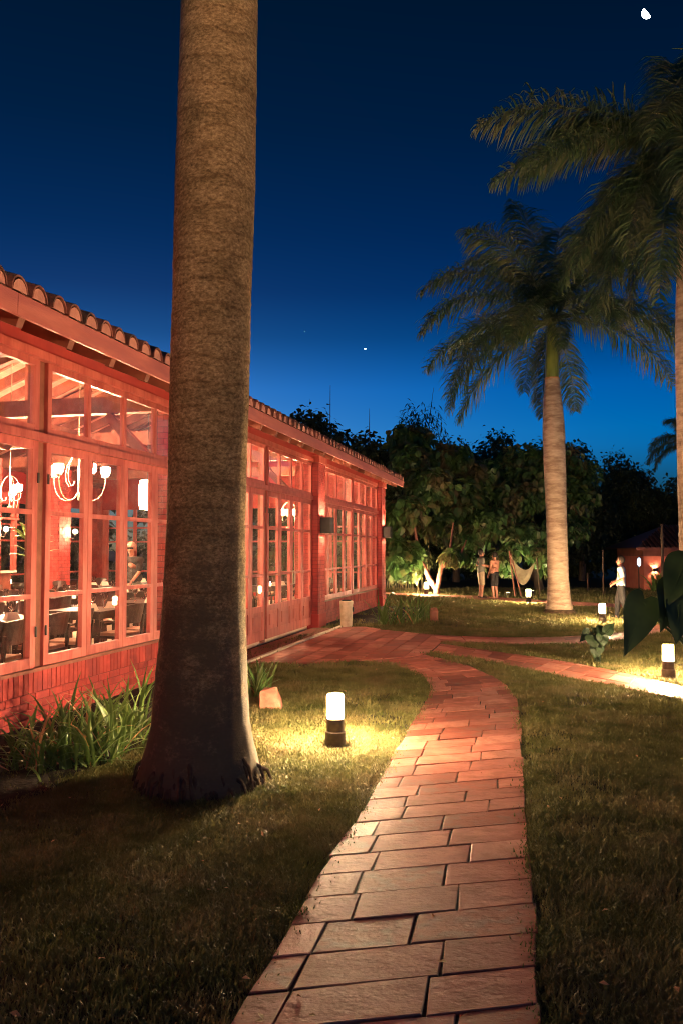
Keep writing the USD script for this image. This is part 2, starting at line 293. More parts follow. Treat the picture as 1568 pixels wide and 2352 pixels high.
def lay_path(name, L, R, row, nsplit, seed, keep=None, tones=('slab', 'slab', 'slab_pale', 'slab_dark'), top=.018):
    r = np.random.default_rng(seed)
    n = 400; Lr, Rr = resample(L, n), resample(R, n); mid = (Lr + Rr) / 2
    dist = np.r_[0, np.cumsum(np.linalg.norm(np.diff(mid, axis=0), axis=1))]
    base = MB().prism(ribbon_poly([Lr[i] for i in range(0, n, 8)] + [Lr[-1]], [Rr[i] for i in range(0, n, 8)] + [Rr[-1]]).buffer(.0), -.03, .008)
    root = tag(part(name, base, 'joint'), kind='structure')
    x = 0.0; cut0 = .42
    while x < dist[-1] - .05:
        rw = row * r.uniform(.86, 1.12); x1 = min(x + rw, dist[-1]); g = r.uniform(.006, .011)
        ya, yb = x + g / 2, x1 - g / 2
        la, ra_, lb, rb = (np.array([np.interp(t, dist, E[:, 0]), np.interp(t, dist, E[:, 1])]) for t, E in ((ya, Lr), (ya, Rr), (yb, Lr), (yb, Rr)))
        w = np.linalg.norm(ra_ - la)
        cuts, u, first = [0.0], 0.0, r.uniform(.28, .72) * nsplit
        u = first / w
        while u < 1 - .16 / w:
            if u > cuts[-1] + .1 / w: cuts.append(u)
            u += nsplit * r.uniform(.82, 1.25) / w
        cuts.append(1.0)
        for a, b in zip(cuts[:-1], cuts[1:]):
            ga = g / w / 2 if a > 0 else -r.uniform(0, .022) / w; gb = g / w / 2 if b < 1 else -r.uniform(0, .022) / w
            sk = r.normal(0, .004) / w
            quad = [la + (ra_ - la) * (a + ga + sk), la + (ra_ - la) * (b - gb), lb + (rb - lb) * (b - gb), lb + (rb - lb) * (a + ga - sk)]
            if np.array(quad)[:, 1].max() < -.8: continue
            m = slab_mesh(quad, -.02, top, r)
            part('paving_stone', m, tones[r.integers(len(tones))], root)
        x = x1
    return root
lay_path('garden_path', main_L, main_R, .285, .50, 3)
lay_path('side_path', B_up, B_lo, .42, .45, 4)
lay_path('lawn_path', C_up, C_lo, .60, .55, 5)
# the far path: too far off for single stones
far = MB().prism(D_poly, -.03, .02); tag(part('far_path', far, 'slab'), kind='structure')
# the paved forecourt before the doors: stones run parallel to the front
r5 = np.random.default_rng(11)
court = tag(part('forecourt', MB().prism(patio_poly, -.03, .010), 'joint'), kind='structure')
d = -.62; row_i = 0
while d > -7.5:
    dd = .30; s = 11.0 / CS + r5.uniform(0, .5)
    while s < 21.5:
        ln = .52 * r5.uniform(.85, 1.2)
        cell = Polygon([W(s + .006, d - .006)[:2], W(s + ln - .006, d - .006)[:2], W(s + ln - .006, d - dd + .006)[:2], W(s + .006, d - dd + .006)[:2]])
        c = cell.intersection(patio_poly)
        if c.area > .02 and c.geom_type == 'Polygon':
            if c.area > cell.area * .985:
                m = slab_mesh(np.array(cell.exterior.coords)[:4][::-1] if not cell.exterior.is_ccw else np.array(cell.exterior.coords)[:4], -.02, .03, r5, .002)
            else:
                m = MB().prism(c, -.02, .03)
            part('paving_stone', m, ('slab', 'slab_dark', 'slab_dark', 'slab', 'slab_pale')[r5.integers(5)], court)
        s += ln
    d -= dd; row_i += 1
# door step and pale strip
st = MB()
def wbox(mb, s0, s1, d0, d1, z0, z1):
    v = [W(s, d, z) for s in (s0, s1) for d in (d0, d1) for z in (z0, z1)]
    return mb.add(v, [[0, 1, 3, 2], [4, 6, 7, 5], [0, 4, 5, 1], [2, 3, 7, 6], [0, 2, 6, 4], [1, 5, 7, 3]])
tag(part('threshold_strip', wbox(MB(), 11.9 / CS, 18.3 / CS, -.60, -.52, -.02, .045), 'strip_stone'), kind='structure')
tag(part('door_apron', wbox(MB(), 11.95 / CS, 17.72 / CS, -.515, -.08, -.02, .035), 'slab_dark'), kind='structure')

# ================================================================ RESTAURANT BUILDING
bld = thing('restaurant_building', 'long red brick and timber restaurant with glazed front and clay tile roof', 'restaurant', (F0[0], F0[1], 0), BROT)
def bb(x0, x1, y0, y1, z0, z1): return MB().box(x0, x1, y0, y1, z0, z1)
part('floor', bb(END0, END1, .06, ROOM - .06, -.05, FLOOR), 'floor_tile', bld)
brick_left = [296]
def brick_face(root, x0, x1, z0, z1, y, inward=-1, h=.068, ln=.22, depth=.012, seed=0, joint=.009, soldier=None, end=False):
    """Courses of single bricks proud of a mortar core; past the limit they are joined."""
    r = np.random.default_rng(seed); rest = MB(); n = 0; z = z0; i = 0
    def put(a, b, c, d_):
        nonlocal n
        p = depth + r.uniform(-.003, .004)
        y0, y1 = (y - p, y + .004) if inward < 0 else (y - .004, y + p)
        m = MB().box(*((a, b, y0, y1) if not end else (y0, y1, a, b)), c, d_)
        if brick_left[0] > 0: part('brick', m, 'brick', root); brick_left[0] -= 1
        else: rest.add(*m.mesh()); n += 1
    while z < z1 - .03:
        zt = min(z + h, z1)
        x = x0 - (ln / 2 if i % 2 else 0)
        while x < x1 - .02:
            a, b = max(x, x0), min(x + ln, x1)
            if b - a > .03: put(a + joint / 2, b - joint / 2, z + joint / 2, zt - joint / 2)
            x += ln
        z = zt; i += 1
    if soldier:
        x = x0
        while x < x1 - .02:
            b = min(x + .078, x1)
            if b - x > .03: put(x + joint / 2, b - joint / 2, z1 + joint / 2, soldier - joint / 2)
            x += .078
    if n: part('brickwork', rest, 'brick', root, kind='stuff')
# low brick walls under the windows
SILL = .55
for i, (a, b) in enumerate(((PIL[1] + .28, PIL[2] - .28), (PIL[3] + .28, PIL[4] - .28), (PIL[0] + .28, PIL[1] - .28))):
    lw = part('base_wall', bb(a, b, -.02, .16, -.05, SILL - .035), 'mortar', bld)
    if i == 0:
        brick_face(lw, a + 1.75, b, .0, .31, -.02, seed=20, soldier=SILL - .037, ln=.235, h=.0775)
        sv, brick_left[0] = brick_left[0], 0
        brick_face(lw, a, a + 1.75, .0, .31, -.02, seed=27, soldier=SILL - .037, ln=.235, h=.0775); brick_left[0] = sv
    else:
        sv, brick_left[0] = brick_left[0], 0
        brick_face(lw, a, b, .0, .31, -.02, seed=21 + i, soldier=SILL - .037, ln=.235, h=.0775); brick_left[0] = sv
    part('window_sill', bb(a, b, -.065, .12, SILL - .034, SILL), 'beam_wood', bld)  # dark colour stands in for the shadow line under the sill
# brick pillars, proud of the front
for i, c in enumerate(PIL):
    if i in (3, 4): e = .17
    else: e = .17
    pil = part('brick_pillar', bb(c - P_HALF, c + P_HALF, -e, .34, -.05, 3.66), 'mortar', bld)
    if i not in (2, 3): sv, brick_left[0] = brick_left[0], 0
    if i == 3: brick_face(pil, c - P_HALF, c + P_HALF, .32, 3.56, -e, seed=31, ln=.27, h=.081)
    if i == 2:
        sv2, brick_left[0] = brick_left[0], min(40, brick_left[0]); brick_face(pil, c - P_HALF, c + P_HALF, .32, 3.56, .34, inward=1, seed=33, ln=.27, h=.09); brick_left[0] = 0
        brick_face(pil, c - P_HALF, c + P_HALF, .32, 3.56, -e, seed=34, ln=.27, h=.081); sv = 0
    if i in (0, 1, 4):
        brick_face(pil, c - P_HALF, c + P_HALF, .32, 3.56, -e, seed=35 + i, ln=.27, h=.081)
    sv3, brick_left[0] = brick_left[0], 0
    brick_face(pil, -e + .004, .33, .32, 3.56, c - P_HALF, seed=44 + i, ln=.27, h=.081, end=True)
    brick_left[0] = sv3 if i == 3 else sv
    part('pillar_foot', bb(c - P_HALF - .03, c + P_HALF + .03, -e - .03, .30, -.05, .318), 'plaster', pil)
    part('pillar_cap', bb(c - P_HALF - .04, c + P_HALF + .04, -e - .04, .30, 3.57, 3.72), 'painted_wood', pil)
# head beam, upper wall, middle rail
part('upper_wall', bb(END0, END1, -.06, .14, 3.66, WALLTOP), 'plaster', bld)
for a, b in zip(PIL[:-1], PIL[1:]):
    part('head_beam', bb(a + .281, b - .281, -.085, .10, 3.575, 3.657), 'painted_wood', bld)
    part('middle_rail', bb(a + .281, b - .281, -.075, .09, 2.765, 2.845), 'painted_wood', bld)
def frame_ring(mb, x0, x1, z0, z1, y0, y1, w, wb=None, rails=()):
    wb = wb or w
    mb.box(x0, x0 + w, y0, y1, z0, z1); mb.box(x1 - w, x1, y0, y1, z0, z1)
    mb.box(x0 + w, x1 - w, y0 + .002, y1 - .002, z0, z0 + wb); mb.box(x0 + w, x1 - w, y0 + .002, y1 - .002, z1 - w, z1)
    for a, b in rails: mb.box(x0 + w, x1 - w, y0 + .002, y1 - .002, a, b)
    return mb
def casement(x0, x1, z0, z1, rails, w=.085, wb=.10, name='window', y0=-.034, y1=.018, panel=None):
    f = frame_ring(MB(), x0 + .004, x1 - .004, z0, z1, y0, y1, w, wb, rails)
    o = part(name, f, 'painted_wood', bld)
    cuts = [z0 + wb] + [v for r in rails for v in r] + [z1 - w]
    for k in range(0, len(cuts), 2):
        a, b = cuts[k], cuts[k + 1]
        if panel and k == 0:
            pm = bb(x0 + w, x1 - w, -.018, .01, a, b); pm.box(x0 + w + .07, x1 - w - .07, -.030, -.016, a + .07, b - .07)
            part('panel', pm, 'painted_wood', o)
        else:
            part('pane', bb(x0 + w + .001, x1 - w - .001, -.020, -.016, a + .001, b - .001), 'window_glass', o)
    return o
RAILS = [(1.222, 1.266), (2.04, 2.088)]
def bay(i, doors=False):
    a, b = PIL[i] + .28, PIL[i + 1] - .28; p = POSTS[i]
    part('post', bb(p - .065, p + .065, .0, .10, SILL if not doors else .04, 3.575), 'beam_wood', bld)  # shade of the recess between casements is painted in by the darker wood
    for s0, s1 in ((a, p - .066), (p + .066, b)):
        w = (s1 - s0) / 4
        for k in range(4):
            if doors:
                casement(s0 + k * w, s0 + (k + 1) * w, .10, 2.763, [(.60, .70), (1.222, 1.266), (2.06, 2.11)], .10, .16, 'door', panel=True)
            else:
                casement(s0 + k * w, s0 + (k + 1) * w, SILL + .002, 2.763, RAILS)
        # the lights above: one frame with three bars
        f = frame_ring(MB(), s0 + .004, s1 - .004, 2.847, 3.573, -.04, .02, .07)
        for k in (1, 2, 3): f.box(s0 + k * w - .03, s0 + k * w + .03, -.037, .017, 2.917, 3.503)
        o = part('transom_window', f, 'painted_wood', bld)
        for k in range(4):
            xa, xb = s0 + k * w + (.079 if k == 0 else .03), s0 + (k + 1) * w - (.079 if k == 3 else .03)
            part('pane', bb(xa + .001, xb - .001, -.024, -.020, 2.923, 3.497), 'window_glass', o)
for i in range(4): bay(i, doors=(i == 2))
for k, (s, z) in enumerate(((POSTS[2] + .066 + .71 * 2 - .05, 1.15), (POSTS[2] + .066 + .71 * 2 + .09, 1.15))):
    part('door_handle', MB().tube([(s, -.05, z - .13), (s, -.1, z - .12), (s, -.1, z + .12), (s, -.05, z + .13)], .011, 6), 'iron_cream', bld)
for s in (POSTS[2] - .09, POSTS[2] + .09, POSTS[2] + 2.84, POSTS[1] - .085, POSTS[1] + .085):
    for z in (.9, 2.4): part('hinge', bb(s - .012, s + .012, -.055, -.046, z - .05, z + .05), 'black_metal', bld)
# rear and end walls with openings
for i, c in enumerate(PIL):
    part('rear_pillar', bb(c - .25, c + .25, ROOM - .35, ROOM, 0, 3.7), 'brick', bld)
for i, (a, b) in enumerate(zip(PIL[:-1], PIL[1:])):
    part('rear_wall', bb(a + .25, b - .25, ROOM - .12, ROOM, 3.0, WALLTOP), 'plaster', bld)
    part('rear_wall', bb(a + .25, b - .25, ROOM - .12, ROOM, 0, .35), 'brick', bld)
    f = MB(); n = 4
    for k in range(n + 1):
        x = a + .25 + (b - a - .5) * k / n; f.box(x - .05, x + .05, ROOM - .11, ROOM - .03, .35, 3.0)
    for z in (1.0, 1.95, 2.4): f.box(a + .25, b - .25, ROOM - .10, ROOM - .04, z - .025, z + .025)
    part('rear_window_frame', f, 'painted_wood', bld)
for x in (END1 - .2, END0 + .002):
    part('end_wall', bb(x, x + .198, .36, ROOM - .36, 3.0, WALLTOP), 'plaster', bld)
    part('end_wall', bb(x, x + .198, .36, ROOM - .36, 0, .35), 'brick', bld)
    f = MB()
    for k in range(9):
        y = .40 + (ROOM - .8) * k / 8; w_ = .14 if k in (0, 4, 8) else .05; f.box(x + .05, x + .13, y - w_, y + w_, .35, 3.0)
    for z in (1.0, 1.95, 2.4): f.box(x + .06, x + .12, .4, ROOM - .4, z - .025, z + .025)
    part('end_window_frame', f, 'painted_wood', bld)
for x in (END1 - .2, END0 + .02):
    g = trimesh.creation.extrude_polygon(Polygon([(0, WALLTOP), (ROOM, WALLTOP), (ROOM / 2, roof_z(ROOM / 2) - .1)]), .18, engine="earcut")
    part('gable_wall', MB().add(np.array(g.vertices)[:, [2, 0, 1]] + [x, 0, 0], np.array(g.faces)[:, ::-1]), 'plaster', bld)
# roof: ceiling boards, rafters, fascia, tiles
RS0, RS1 = END0 - .45, END1 + .55
roof = part('roof', MB().add([[RS0, -EAVE_E, EAVE_Z - .005], [RS1, -EAVE_E, EAVE_Z - .005], [RS1, ROOM / 2, roof_z(ROOM / 2) - .005], [RS0, ROOM / 2, roof_z(ROOM / 2) - .005], [RS1, ROOM + EAVE_E, EAVE_Z - .005], [RS0, ROOM + EAVE_E, EAVE_Z - .005],
                              [RS0, -EAVE_E, EAVE_Z + .03], [RS1, -EAVE_E, EAVE_Z + .03], [RS1, ROOM / 2, roof_z(ROOM / 2) + .03], [RS0, ROOM / 2, roof_z(ROOM / 2) + .03], [RS1, ROOM + EAVE_E, EAVE_Z + .03], [RS0, ROOM + EAVE_E, EAVE_Z + .03]],
                             [[0, 1, 2, 3], [3, 2, 4, 5], [6, 9, 8, 7], [9, 11, 10, 8], [0, 6, 7, 1], [5, 4, 10, 11], [1, 7, 8, 2], [2, 8, 10, 4], [0, 3, 9, 6], [3, 5, 11, 9]]), 'roof_clay', bld)
SL = math.hypot(1, SLOPE)
for side in (0, 1):
    nb = 40; ws = (ROOM / 2 + EAVE_E) / nb
    for k in range(nb):
        d0_, d1_ = -EAVE_E + .02 + k * ws + .004, -EAVE_E + .02 + (k + 1) * ws - .004
        if d1_ > ROOM / 2 - .02: continue
        z0_, z1_ = EAVE_Z + (d0_ + EAVE_E) * SLOPE - .028, EAVE_Z + (d1_ + EAVE_E) * SLOPE - .028
        ys = (d0_, d1_) if side == 0 else (ROOM - d0_, ROOM - d1_)
        v = [[x, y, z + t] for x in (RS0 + .05, RS1 - .05) for y, z in zip(ys, (z0_, z1_)) for t in (0, .02)]
        part('ceiling_board', MB().add(v, [[0, 1, 3, 2], [4, 6, 7, 5], [0, 4, 5, 1], [2, 3, 7, 6], [0, 2, 6, 4], [1, 5, 7, 3]]), 'board_wood', roof)
    s = RS0 + .2
    while s < RS1:
        def Y(d): return d if side == 0 else ROOM - d
        a, b = -EAVE_E + .03, ROOM / 2 - .02
        part('rafter', MB().beam((s, Y(a), EAVE_Z + (a + EAVE_E) * SLOPE - .14), (s, Y(b), EAVE_Z + (b + EAVE_E) * SLOPE - .14), .085, .21), 'beam_wood' if side else 'beam_wood', roof)
        s += .772
x = RS0
while x < RS1 - .1:
    x1 = min(x + 3.1, RS1)
    part('fascia_board', bb(x + .002, x1 - .002, -EAVE_E - .035, -EAVE_E - .003, EAVE_Z - .165, EAVE_Z + .02), 'fascia_wood', roof); x = x1
for x in (RS1, RS0 - .032):
    for sgn in (0, 1):
        p0, p1 = (-EAVE_E - .03, ROOM / 2) if sgn == 0 else (ROOM + EAVE_E + .03, ROOM / 2)
        part('barge_board', MB().beam((x + .016, p0, EAVE_Z - .07 - .03 * SLOPE), (x + .016, p1, roof_z(ROOM / 2) - .07), .03, .17), 'fascia_wood', roof)
def cover_tile(x, d, seg=8, R0=.112, R1=.094, ln=.44, side=0, flip=False):
    """A half-round clay tile with thickness, wide end down the slope."""
    g = np.linspace(0, np.pi, seg + 1); v = []
    for (dd, Rr, lift) in ((d, R0, .0), (d + ln / SL, R1, -.012)):
        z = EAVE_Z + (dd + EAVE_E) * SLOPE + .03 + lift
        for Rx in (Rr, Rr - .014):
            for a in g:
                yy = dd; up = (Rx * math.sin(a) * (.42 if flip else 1.2)) * (-1 if flip else 1)
                v.append([x + Rx * math.cos(a), (yy if side == 0 else ROOM - yy), z + up + (.045 if flip else .02)])
    n = seg + 1; f = []
    for i in range(seg):
        f += [[i, i + 1, 2 * n + i + 1, 2 * n + i], [n + i, 3 * n + i, 3 * n + i + 1, n + i + 1], [i, n + i, n + i + 1, i + 1]]
    return v, f
PITCH_T = .278; nt = 0; restt = MB(); nc = 14
for k in range(nc):
    s = RS0 + .1
    while s < RS1 - .05:
        dd = -EAVE_E - .075 + k * .375 / SL
        sx, zz = s + rng.normal(0, .006), 0
        c, f = cover_tile(sx, dd + rng.normal(0, .006)); h, f2 = cover_tile(s + PITCH_T / 2, dd + .03, flip=True, seg=6)
        if k < 2 and s > 3.2 and nt < 148:
            part('roof_tile', MB().add(c, f), 'roof_clay', roof, smooth=40); nt += 1
        else: restt.add(c, f)
        restt.add(h, f2)
        if k == 0:   # mortar plug in the mouth of each eave tile
            g = np.linspace(0, np.pi, 8); zb = EAVE_Z + .045
            pv = [[sx + .094 * math.cos(a), -EAVE_E - .068, zb + .105 * math.sin(a) - .028] for a in g] + [[sx + .094 * math.cos(a), -EAVE_E + .02, zb + .10 * math.sin(a) - .01] for a in g] + [[sx, -EAVE_E - .058, zb - .02]]
            part('tile_mortar', MB().add(pv, [[i, i + 1, 16] for i in range(7)]), 'tile_mortar', roof, kind=None) if 3.2 < s else None
        s += PITCH_T
part('roof_tiles', restt, 'roof_clay', roof, kind='stuff')
rearm = MB()
for k in range(nc):
    s = RS0 + .1
    while s < RS1:
        rearm.add(*cover_tile(s, -EAVE_E - .05 + k * .375 / SL, seg=4, side=1)); s += PITCH_T
part('rear_roof_tiles', rearm, 'roof_clay', roof, kind='stuff')
part('ridge_tile', MB().tube([(RS0, ROOM / 2, roof_z(ROOM / 2) + .05), (RS1, ROOM / 2, roof_z(ROOM / 2) + .05)], .11, 10), 'roof_clay', roof)
# timber trusses
TZ = 3.78
for s in sorted(PIL[1:-1] + POSTS):
    tr = part('roof_truss', bb(s - .08, s + .08, .12, ROOM - .1, TZ - .12, TZ + .12), 'beam_wood', bld)
    part('king_post', MB().beam((s, ROOM / 2, TZ + .12), (s, ROOM / 2, roof_z(ROOM / 2) - .2), .14, .14, up=(1, 0, 0)), 'beam_wood', tr)
    for sg in (-1, 1):
        part('principal_rafter', MB().beam((s, ROOM / 2 + sg * (ROOM / 2 - .1), TZ + .12), (s, ROOM / 2 + sg * .08, roof_z(ROOM / 2) - .33), .13, .16), 'beam_wood', tr)
        part('strut', MB().beam((s, ROOM / 2 + sg * .1, TZ + .2), (s, ROOM / 2 + sg * 2.3, roof_z(2.5) - .38), .12, .12), 'beam_wood', tr)
        part('knee_brace', MB().beam((s, ROOM / 2 + sg * (ROOM / 2 - .34), 2.75), (s, ROOM / 2 + sg * (ROOM / 2 - 1.25), TZ - .14), .11, .13), 'beam_wood', tr)
for d in (.35, ROOM / 2, ROOM - .35):
    part('purlin', bb(END0 + .22, END1 - .22, d - .06, d + .06, roof_z(d) - .33, roof_z(d) - .17), 'beam_wood', bld)
part('plate_beam', bb(END0 + .22, END1 - .22, 4.1, 4.26, TZ + .125, TZ + .28), 'beam_wood', bld)

# outdoor sconces on the pillars: dark boxes open above and below
def box_sconce(s, d, z, label):
    t = thing('wall_sconce', label, 'wall lamp', W(s, d, z), BROT, 'dark box lamps on the brick pillars')
    f = MB()
    f.box(-.17, .17, -.24, -.225, -.17, .17); f.box(-.17, -.155, -.225, -.02, -.17, .17); f.box(.155, .17, -.225, -.02, -.17, .17); f.box(-.155, .155, -.04, -.02, -.17, .17)
    part('shade', f, 'black_metal', t)
    part('bulb', MB().ball((0, -.12, 0), .035, 2), 'sconce_light', t, smooth=True)
    part('bracket', MB().box(-.155, .155, -.13, -.11, -.055, -.04), 'black_metal', t)
    return t
box_sconce(PIL[3], -.17, 2.22, 'dark box wall lamp on the brick pillar just right of the doors')
box_sconce(PIL[4], -.17, 2.22, 'dark box wall lamp on the farthest brick pillar at the end of the building')

# ================================================================ INSIDE
def in_room(px, py_h, depth_d):   # a point on the ray of column px, depth_d metres inside the front
    return S_at(px, depth_d)
def make_chandelier(s, d, z, label, n=5, R=.40):
    t = thing('chandelier', label, 'chandelier', W(s, d, 0), BROT, 'curled arm chandeliers in the dining room')
    part('chain', MB().tube([(0, 0, z + .5), (0, 0, roof_z(d) - .2)], .008, 5), 'iron_cream', t)
    part('stem', MB().lathe([(.006, z - .42), (.022, z - .36), (.010, z - .25), (.016, z - .05), (.008, z + .2), (.018, z + .5), (.0, z + .52)], 10), 'iron_cream', t, smooth=40)
    for k in range(n):
        a = k * 2 * math.pi / n + .4; ca, sa = math.cos(a), math.sin(a)
        pr = [(0.02, -.30), (.06, -.37), (.13, -.415), (.21, -.42), (.29, -.385), (.35, -.31), (R - .015, -.22), (R, -.13), (R, -.07)]
        arm = part('arm', MB().tube([(r * ca, r * sa, z + h) for r, h in pr], .007, 6), 'iron_cream', t, smooth=60)
        part('scroll', MB().tube([(r * ca, r * sa, z + h) for r, h in [(.012, .30), (.06, .29), (.13, .22), (.185, .11), (.21, -.02), (.20, -.13), (.15, -.2), (.10, -.19), (.07, -.13)]], .005, 5), 'iron_cream', t, smooth=60)
        part('cup', MB().lathe([(0, z - .08), (.05, z - .06), (.055, z - .04)], 10, (R * ca, R * sa, 0)), 'iron_cream', arm)
        part('glass_globe', MB().lathe([(.02, z - .05), (.062, z - .01), (.075, z + .05), (.07, z + .1), (.05, z + .11), (0, z + .11)], 12, (R * ca, R * sa, 0)), 'indoor_light', arm, smooth=True)
    return t
make_chandelier(S_at(178, 2.0), 2.0, 2.86, 'lit chandelier with curled cream arms behind the window left of the big palm', 5)
make_chandelier(S_at(20, 5.4), 5.4, 2.86, 'lit chandelier farther back, at the left edge of the photo', 5)
make_chandelier(S_at(664, 1.5), 1.5, 2.62, 'lit chandelier seen through the glass doors right of the big palm', 4, .16)
make_chandelier(POSTS[0] + 1.0, 4.5, 2.86, 'lit chandelier in the near end of the dining room, out of view to the left')
make_chandelier(POSTS[2] - .8, 6.0, 2.86, 'lit chandelier hanging behind the big palm, over the middle tables')
pl = thing('paper_lantern', 'glowing cylindrical lantern hanging in the room beside the brick pillar', 'lantern', W(S_at(338, 2.2), 2.2, 0), BROT)
part('shade', MB().lathe([(.02, 2.42), (.14, 2.43), (.165, 2.55), (.165, 2.85), (.14, 2.97), (.02, 2.98)], 18), 'lantern_light', pl, smooth=40)
part('cord', MB().tube([(0, 0, 2.98), (0, 0, roof_z(2.2) - .1)], .008, 5), 'black_metal', pl)
def inner_sconce(s, d, z, label, side=-1):
    t = thing('indoor_sconce', label, 'wall lamp', W(s, d, z), BROT, 'small lamps on the indoor pillars')
    part('arm', MB().tube([(0, 0, -.12), (0, side * .12, -.14), (0, side * .16, -.06), (0, side * .16, -.02)], .012, 6), 'black_metal', t)
    part('bulb', MB().ball((0, side * .16, .03), .055, 2), 'indoor_light', t, smooth=True)
# brick columns standing in the room
for (px, d, lab) in ((127, 6.6, 'free standing red brick column with a lamp, behind the chandelier'), (-40, 6.6, 'red brick column in the room, just beyond the left edge of the photo'), (470, 6.6, 'red brick column in the room, hidden behind the big palm')):
    s = S_at(px, d)
    c = thing('brick_column', lab, 'column', W(s, d, FLOOR), BROT)
    part('core', MB().box(-.25, .25, -.25, .25, 0, TZ - .13 - FLOOR), 'mortar', c)
    fc = MB(); z = .0; i = 0
    while z < TZ - .3:
        for sd in range(4):
            x = -.25 - (.12 if i % 2 else 0)
            while x < .24:
                a, b = max(x, -.25), min(x + .24, .25)
                if b - a > .03:
                    q = MB().box(a + .005, b - .005, -.262, -.249, z + .005, z + .083).mesh()
                    ang = sd * math.pi / 2; R = np.array([[math.cos(ang), -math.sin(ang), 0], [math.sin(ang), math.cos(ang), 0], [0, 0, 1]])
                    fc.add(q[0] @ R.T, q[1])
                x += .24
        z += .088; i += 1
    part('brickwork', fc, 'brick', c, kind='stuff')
    inner_sconce(s + .18, d - .26, 2.1, 'small lit lamp on the ' + ('brick column behind the first chandelier' if px == 127 else 'brick column beyond the left edge' if px < 0 else 'brick column hidden by the big palm'))

def make_chair():
    t = thing('dining_chair', 'dark wooden dining chair with a curved back, closest to the left window', 'chair', (0, 0, 0), 0, 'dark dining chairs round the tables')
    part('seat', MB().box(-.22, .22, -.21, .23, .40, .435), 'dark_wood', t)
    part('cushion', MB().add(*(lambda m: (np.array(m.vertices) * [.42, .42, .055] + [0, .01, .462], m.faces))(trimesh.creation.icosphere(1, .5))).box(-.20, .20, -.19, .21, .436, .475), 'cushion', t)
    g = np.linspace(-1, 1, 9); v = []
    for y_ in (0, .025):
        for z_ in (.60, .86):
            for q in g: v.append([.235 * q, -.25 - .05 * (z_ - .6) / .26 + .07 * q * q + y_, z_ - .02 * q * q * (z_ > .7)])
    f = []
    for i in range(8):
        f += [[i, i + 1, 10 + i, 9 + i], [18 + i, 27 + i, 28 + i, 19 + i], [9 + i, 10 + i, 28 + i, 27 + i], [i, 18 + i, 19 + i, i + 1]]
    part('backrest', MB().add(v, f), 'dark_wood', t)
    for sx in (-1, 1):
        part('leg', MB().beam((sx * .20, .20, 0), (sx * .20, .20, .40), .036, .036, up=(1, 0, 0)), 'dark_wood', t)
        part('leg', MB().beam((sx * .20, -.22, 0), (sx * .20, -.19, .40), .036, .036, up=(1, 0, 0)).beam((sx * .21, -.19, .40), (sx * .22, -.22, .70), .036, .036, up=(1, 0, 0)), 'dark_wood', t)
        part('arm_rest', MB().tube([(sx * .225, -.18, .63), (sx * .25, 0, .64), (sx * .235, .14, .62), (sx * .21, .19, .43)], .016, 6), 'dark_wood', t)
    return t
chair0 = make_chair(); chair_used = [False]
def chair(s, d, rot, label):
    loc = W(s, d, FLOOR); rz = BROT + rot
    if not chair_used[0]:
        chair_used[0] = True; x = UsdGeom.Xformable(chair0); o = x.GetOrderedXformOps(); o[0].Set(Gf.Vec3d(*map(float, loc))); o[1].Set(math.degrees(rz)); tag(chair0, label)
    else: dup(chair0, loc, rz, label, 'dark dining chairs round the tables')
def make_table():
    t = thing('dining_table', 'square dark wooden dining table', 'table', (0, 0, 0), 0, 'dark dining tables')
    part('tabletop', MB().box(-.45, .45, -.42, .42, .715, .75), 'dark_wood', t)
    part('apron', MB().box(-.40, .40, -.37, .37, .64, .714), 'dark_wood', t)
    for sx in (-1, 1):
        for sy in (-1, 1): part('leg', MB().box(sx * .38 - .03, sx * .38 + .03, sy * .35 - .03, sy * .35 + .03, 0, .64), 'dark_wood', t)
    return t
table0 = make_table(); tab_used = [False]
glass0 = thing('wine_glass', 'stemmed wine glass', 'glass', (0, 0, -50), 0, 'wine glasses on the set tables')
part('bowl', MB().lathe([(.006, .0), (.032, .003), (.006, .012), (.005, .09), (.03, .12), (.042, .16), (.036, .21), (.034, .21), (.039, .16), (.026, .122), (.0, .105)], 12), 'drinking_glass', glass0, smooth=40)
glass_used = [False]
def wine_glass(p, label):
    if not glass_used[0]:
        glass_used[0] = True; UsdGeom.Xformable(glass0).GetOrderedXformOps()[0].Set(Gf.Vec3d(*map(float, p))); tag(glass0, label)
    else: dup(glass0, p, 0, label, 'wine glasses on the set tables')
nap0 = thing('napkin', 'folded pale napkin', 'napkin', (0, 0, -50), 0, 'folded napkins on the set tables')
part('cloth', MB().add([[-.09, -.05, 0], [.09, -.05, 0], [.09, .05, 0], [-.09, .05, 0], [-.06, -.015, .09], [.06, -.015, .09], [.06, .015, .09], [-.06, .015, .09]], [[0, 3, 2, 1], [4, 5, 6, 7], [0, 1, 5, 4], [1, 2, 6, 5], [2, 3, 7, 6], [3, 0, 4, 7]]), 'linen', nap0)
nap_used = [False]
def napkin(p, label):
    if not nap_used[0]:
        nap_used[0] = True; UsdGeom.Xformable(nap0).GetOrderedXformOps()[0].Set(Gf.Vec3d(*map(float, p))); tag(nap0, label)
    else: dup(nap0, p, rng.uniform(0, 3), label, 'folded napkins on the set tables')
cand0 = thing('candle_glass', 'small lit candle glass', 'candle', (0, 0, -50), 0, 'lit candles on the tables')
part('flame', MB().ball((0, 0, .045), (.022, .022, .032), 1), 'candle_light', cand0)
part('holder', MB().lathe([(.035, 0), (.04, .012), (.03, .014), (0, .014)], 10), 'black_metal', cand0)
cand_used = [False]
def candle(p, label):
    if not cand_used[0]:
        cand_used[0] = True; UsdGeom.Xformable(cand0).GetOrderedXformOps()[0].Set(Gf.Vec3d(*map(float, p))); tag(cand0, label)
    else: dup(cand0, p, 0, label, 'lit candles on the tables')
rt = np.random.default_rng(5)
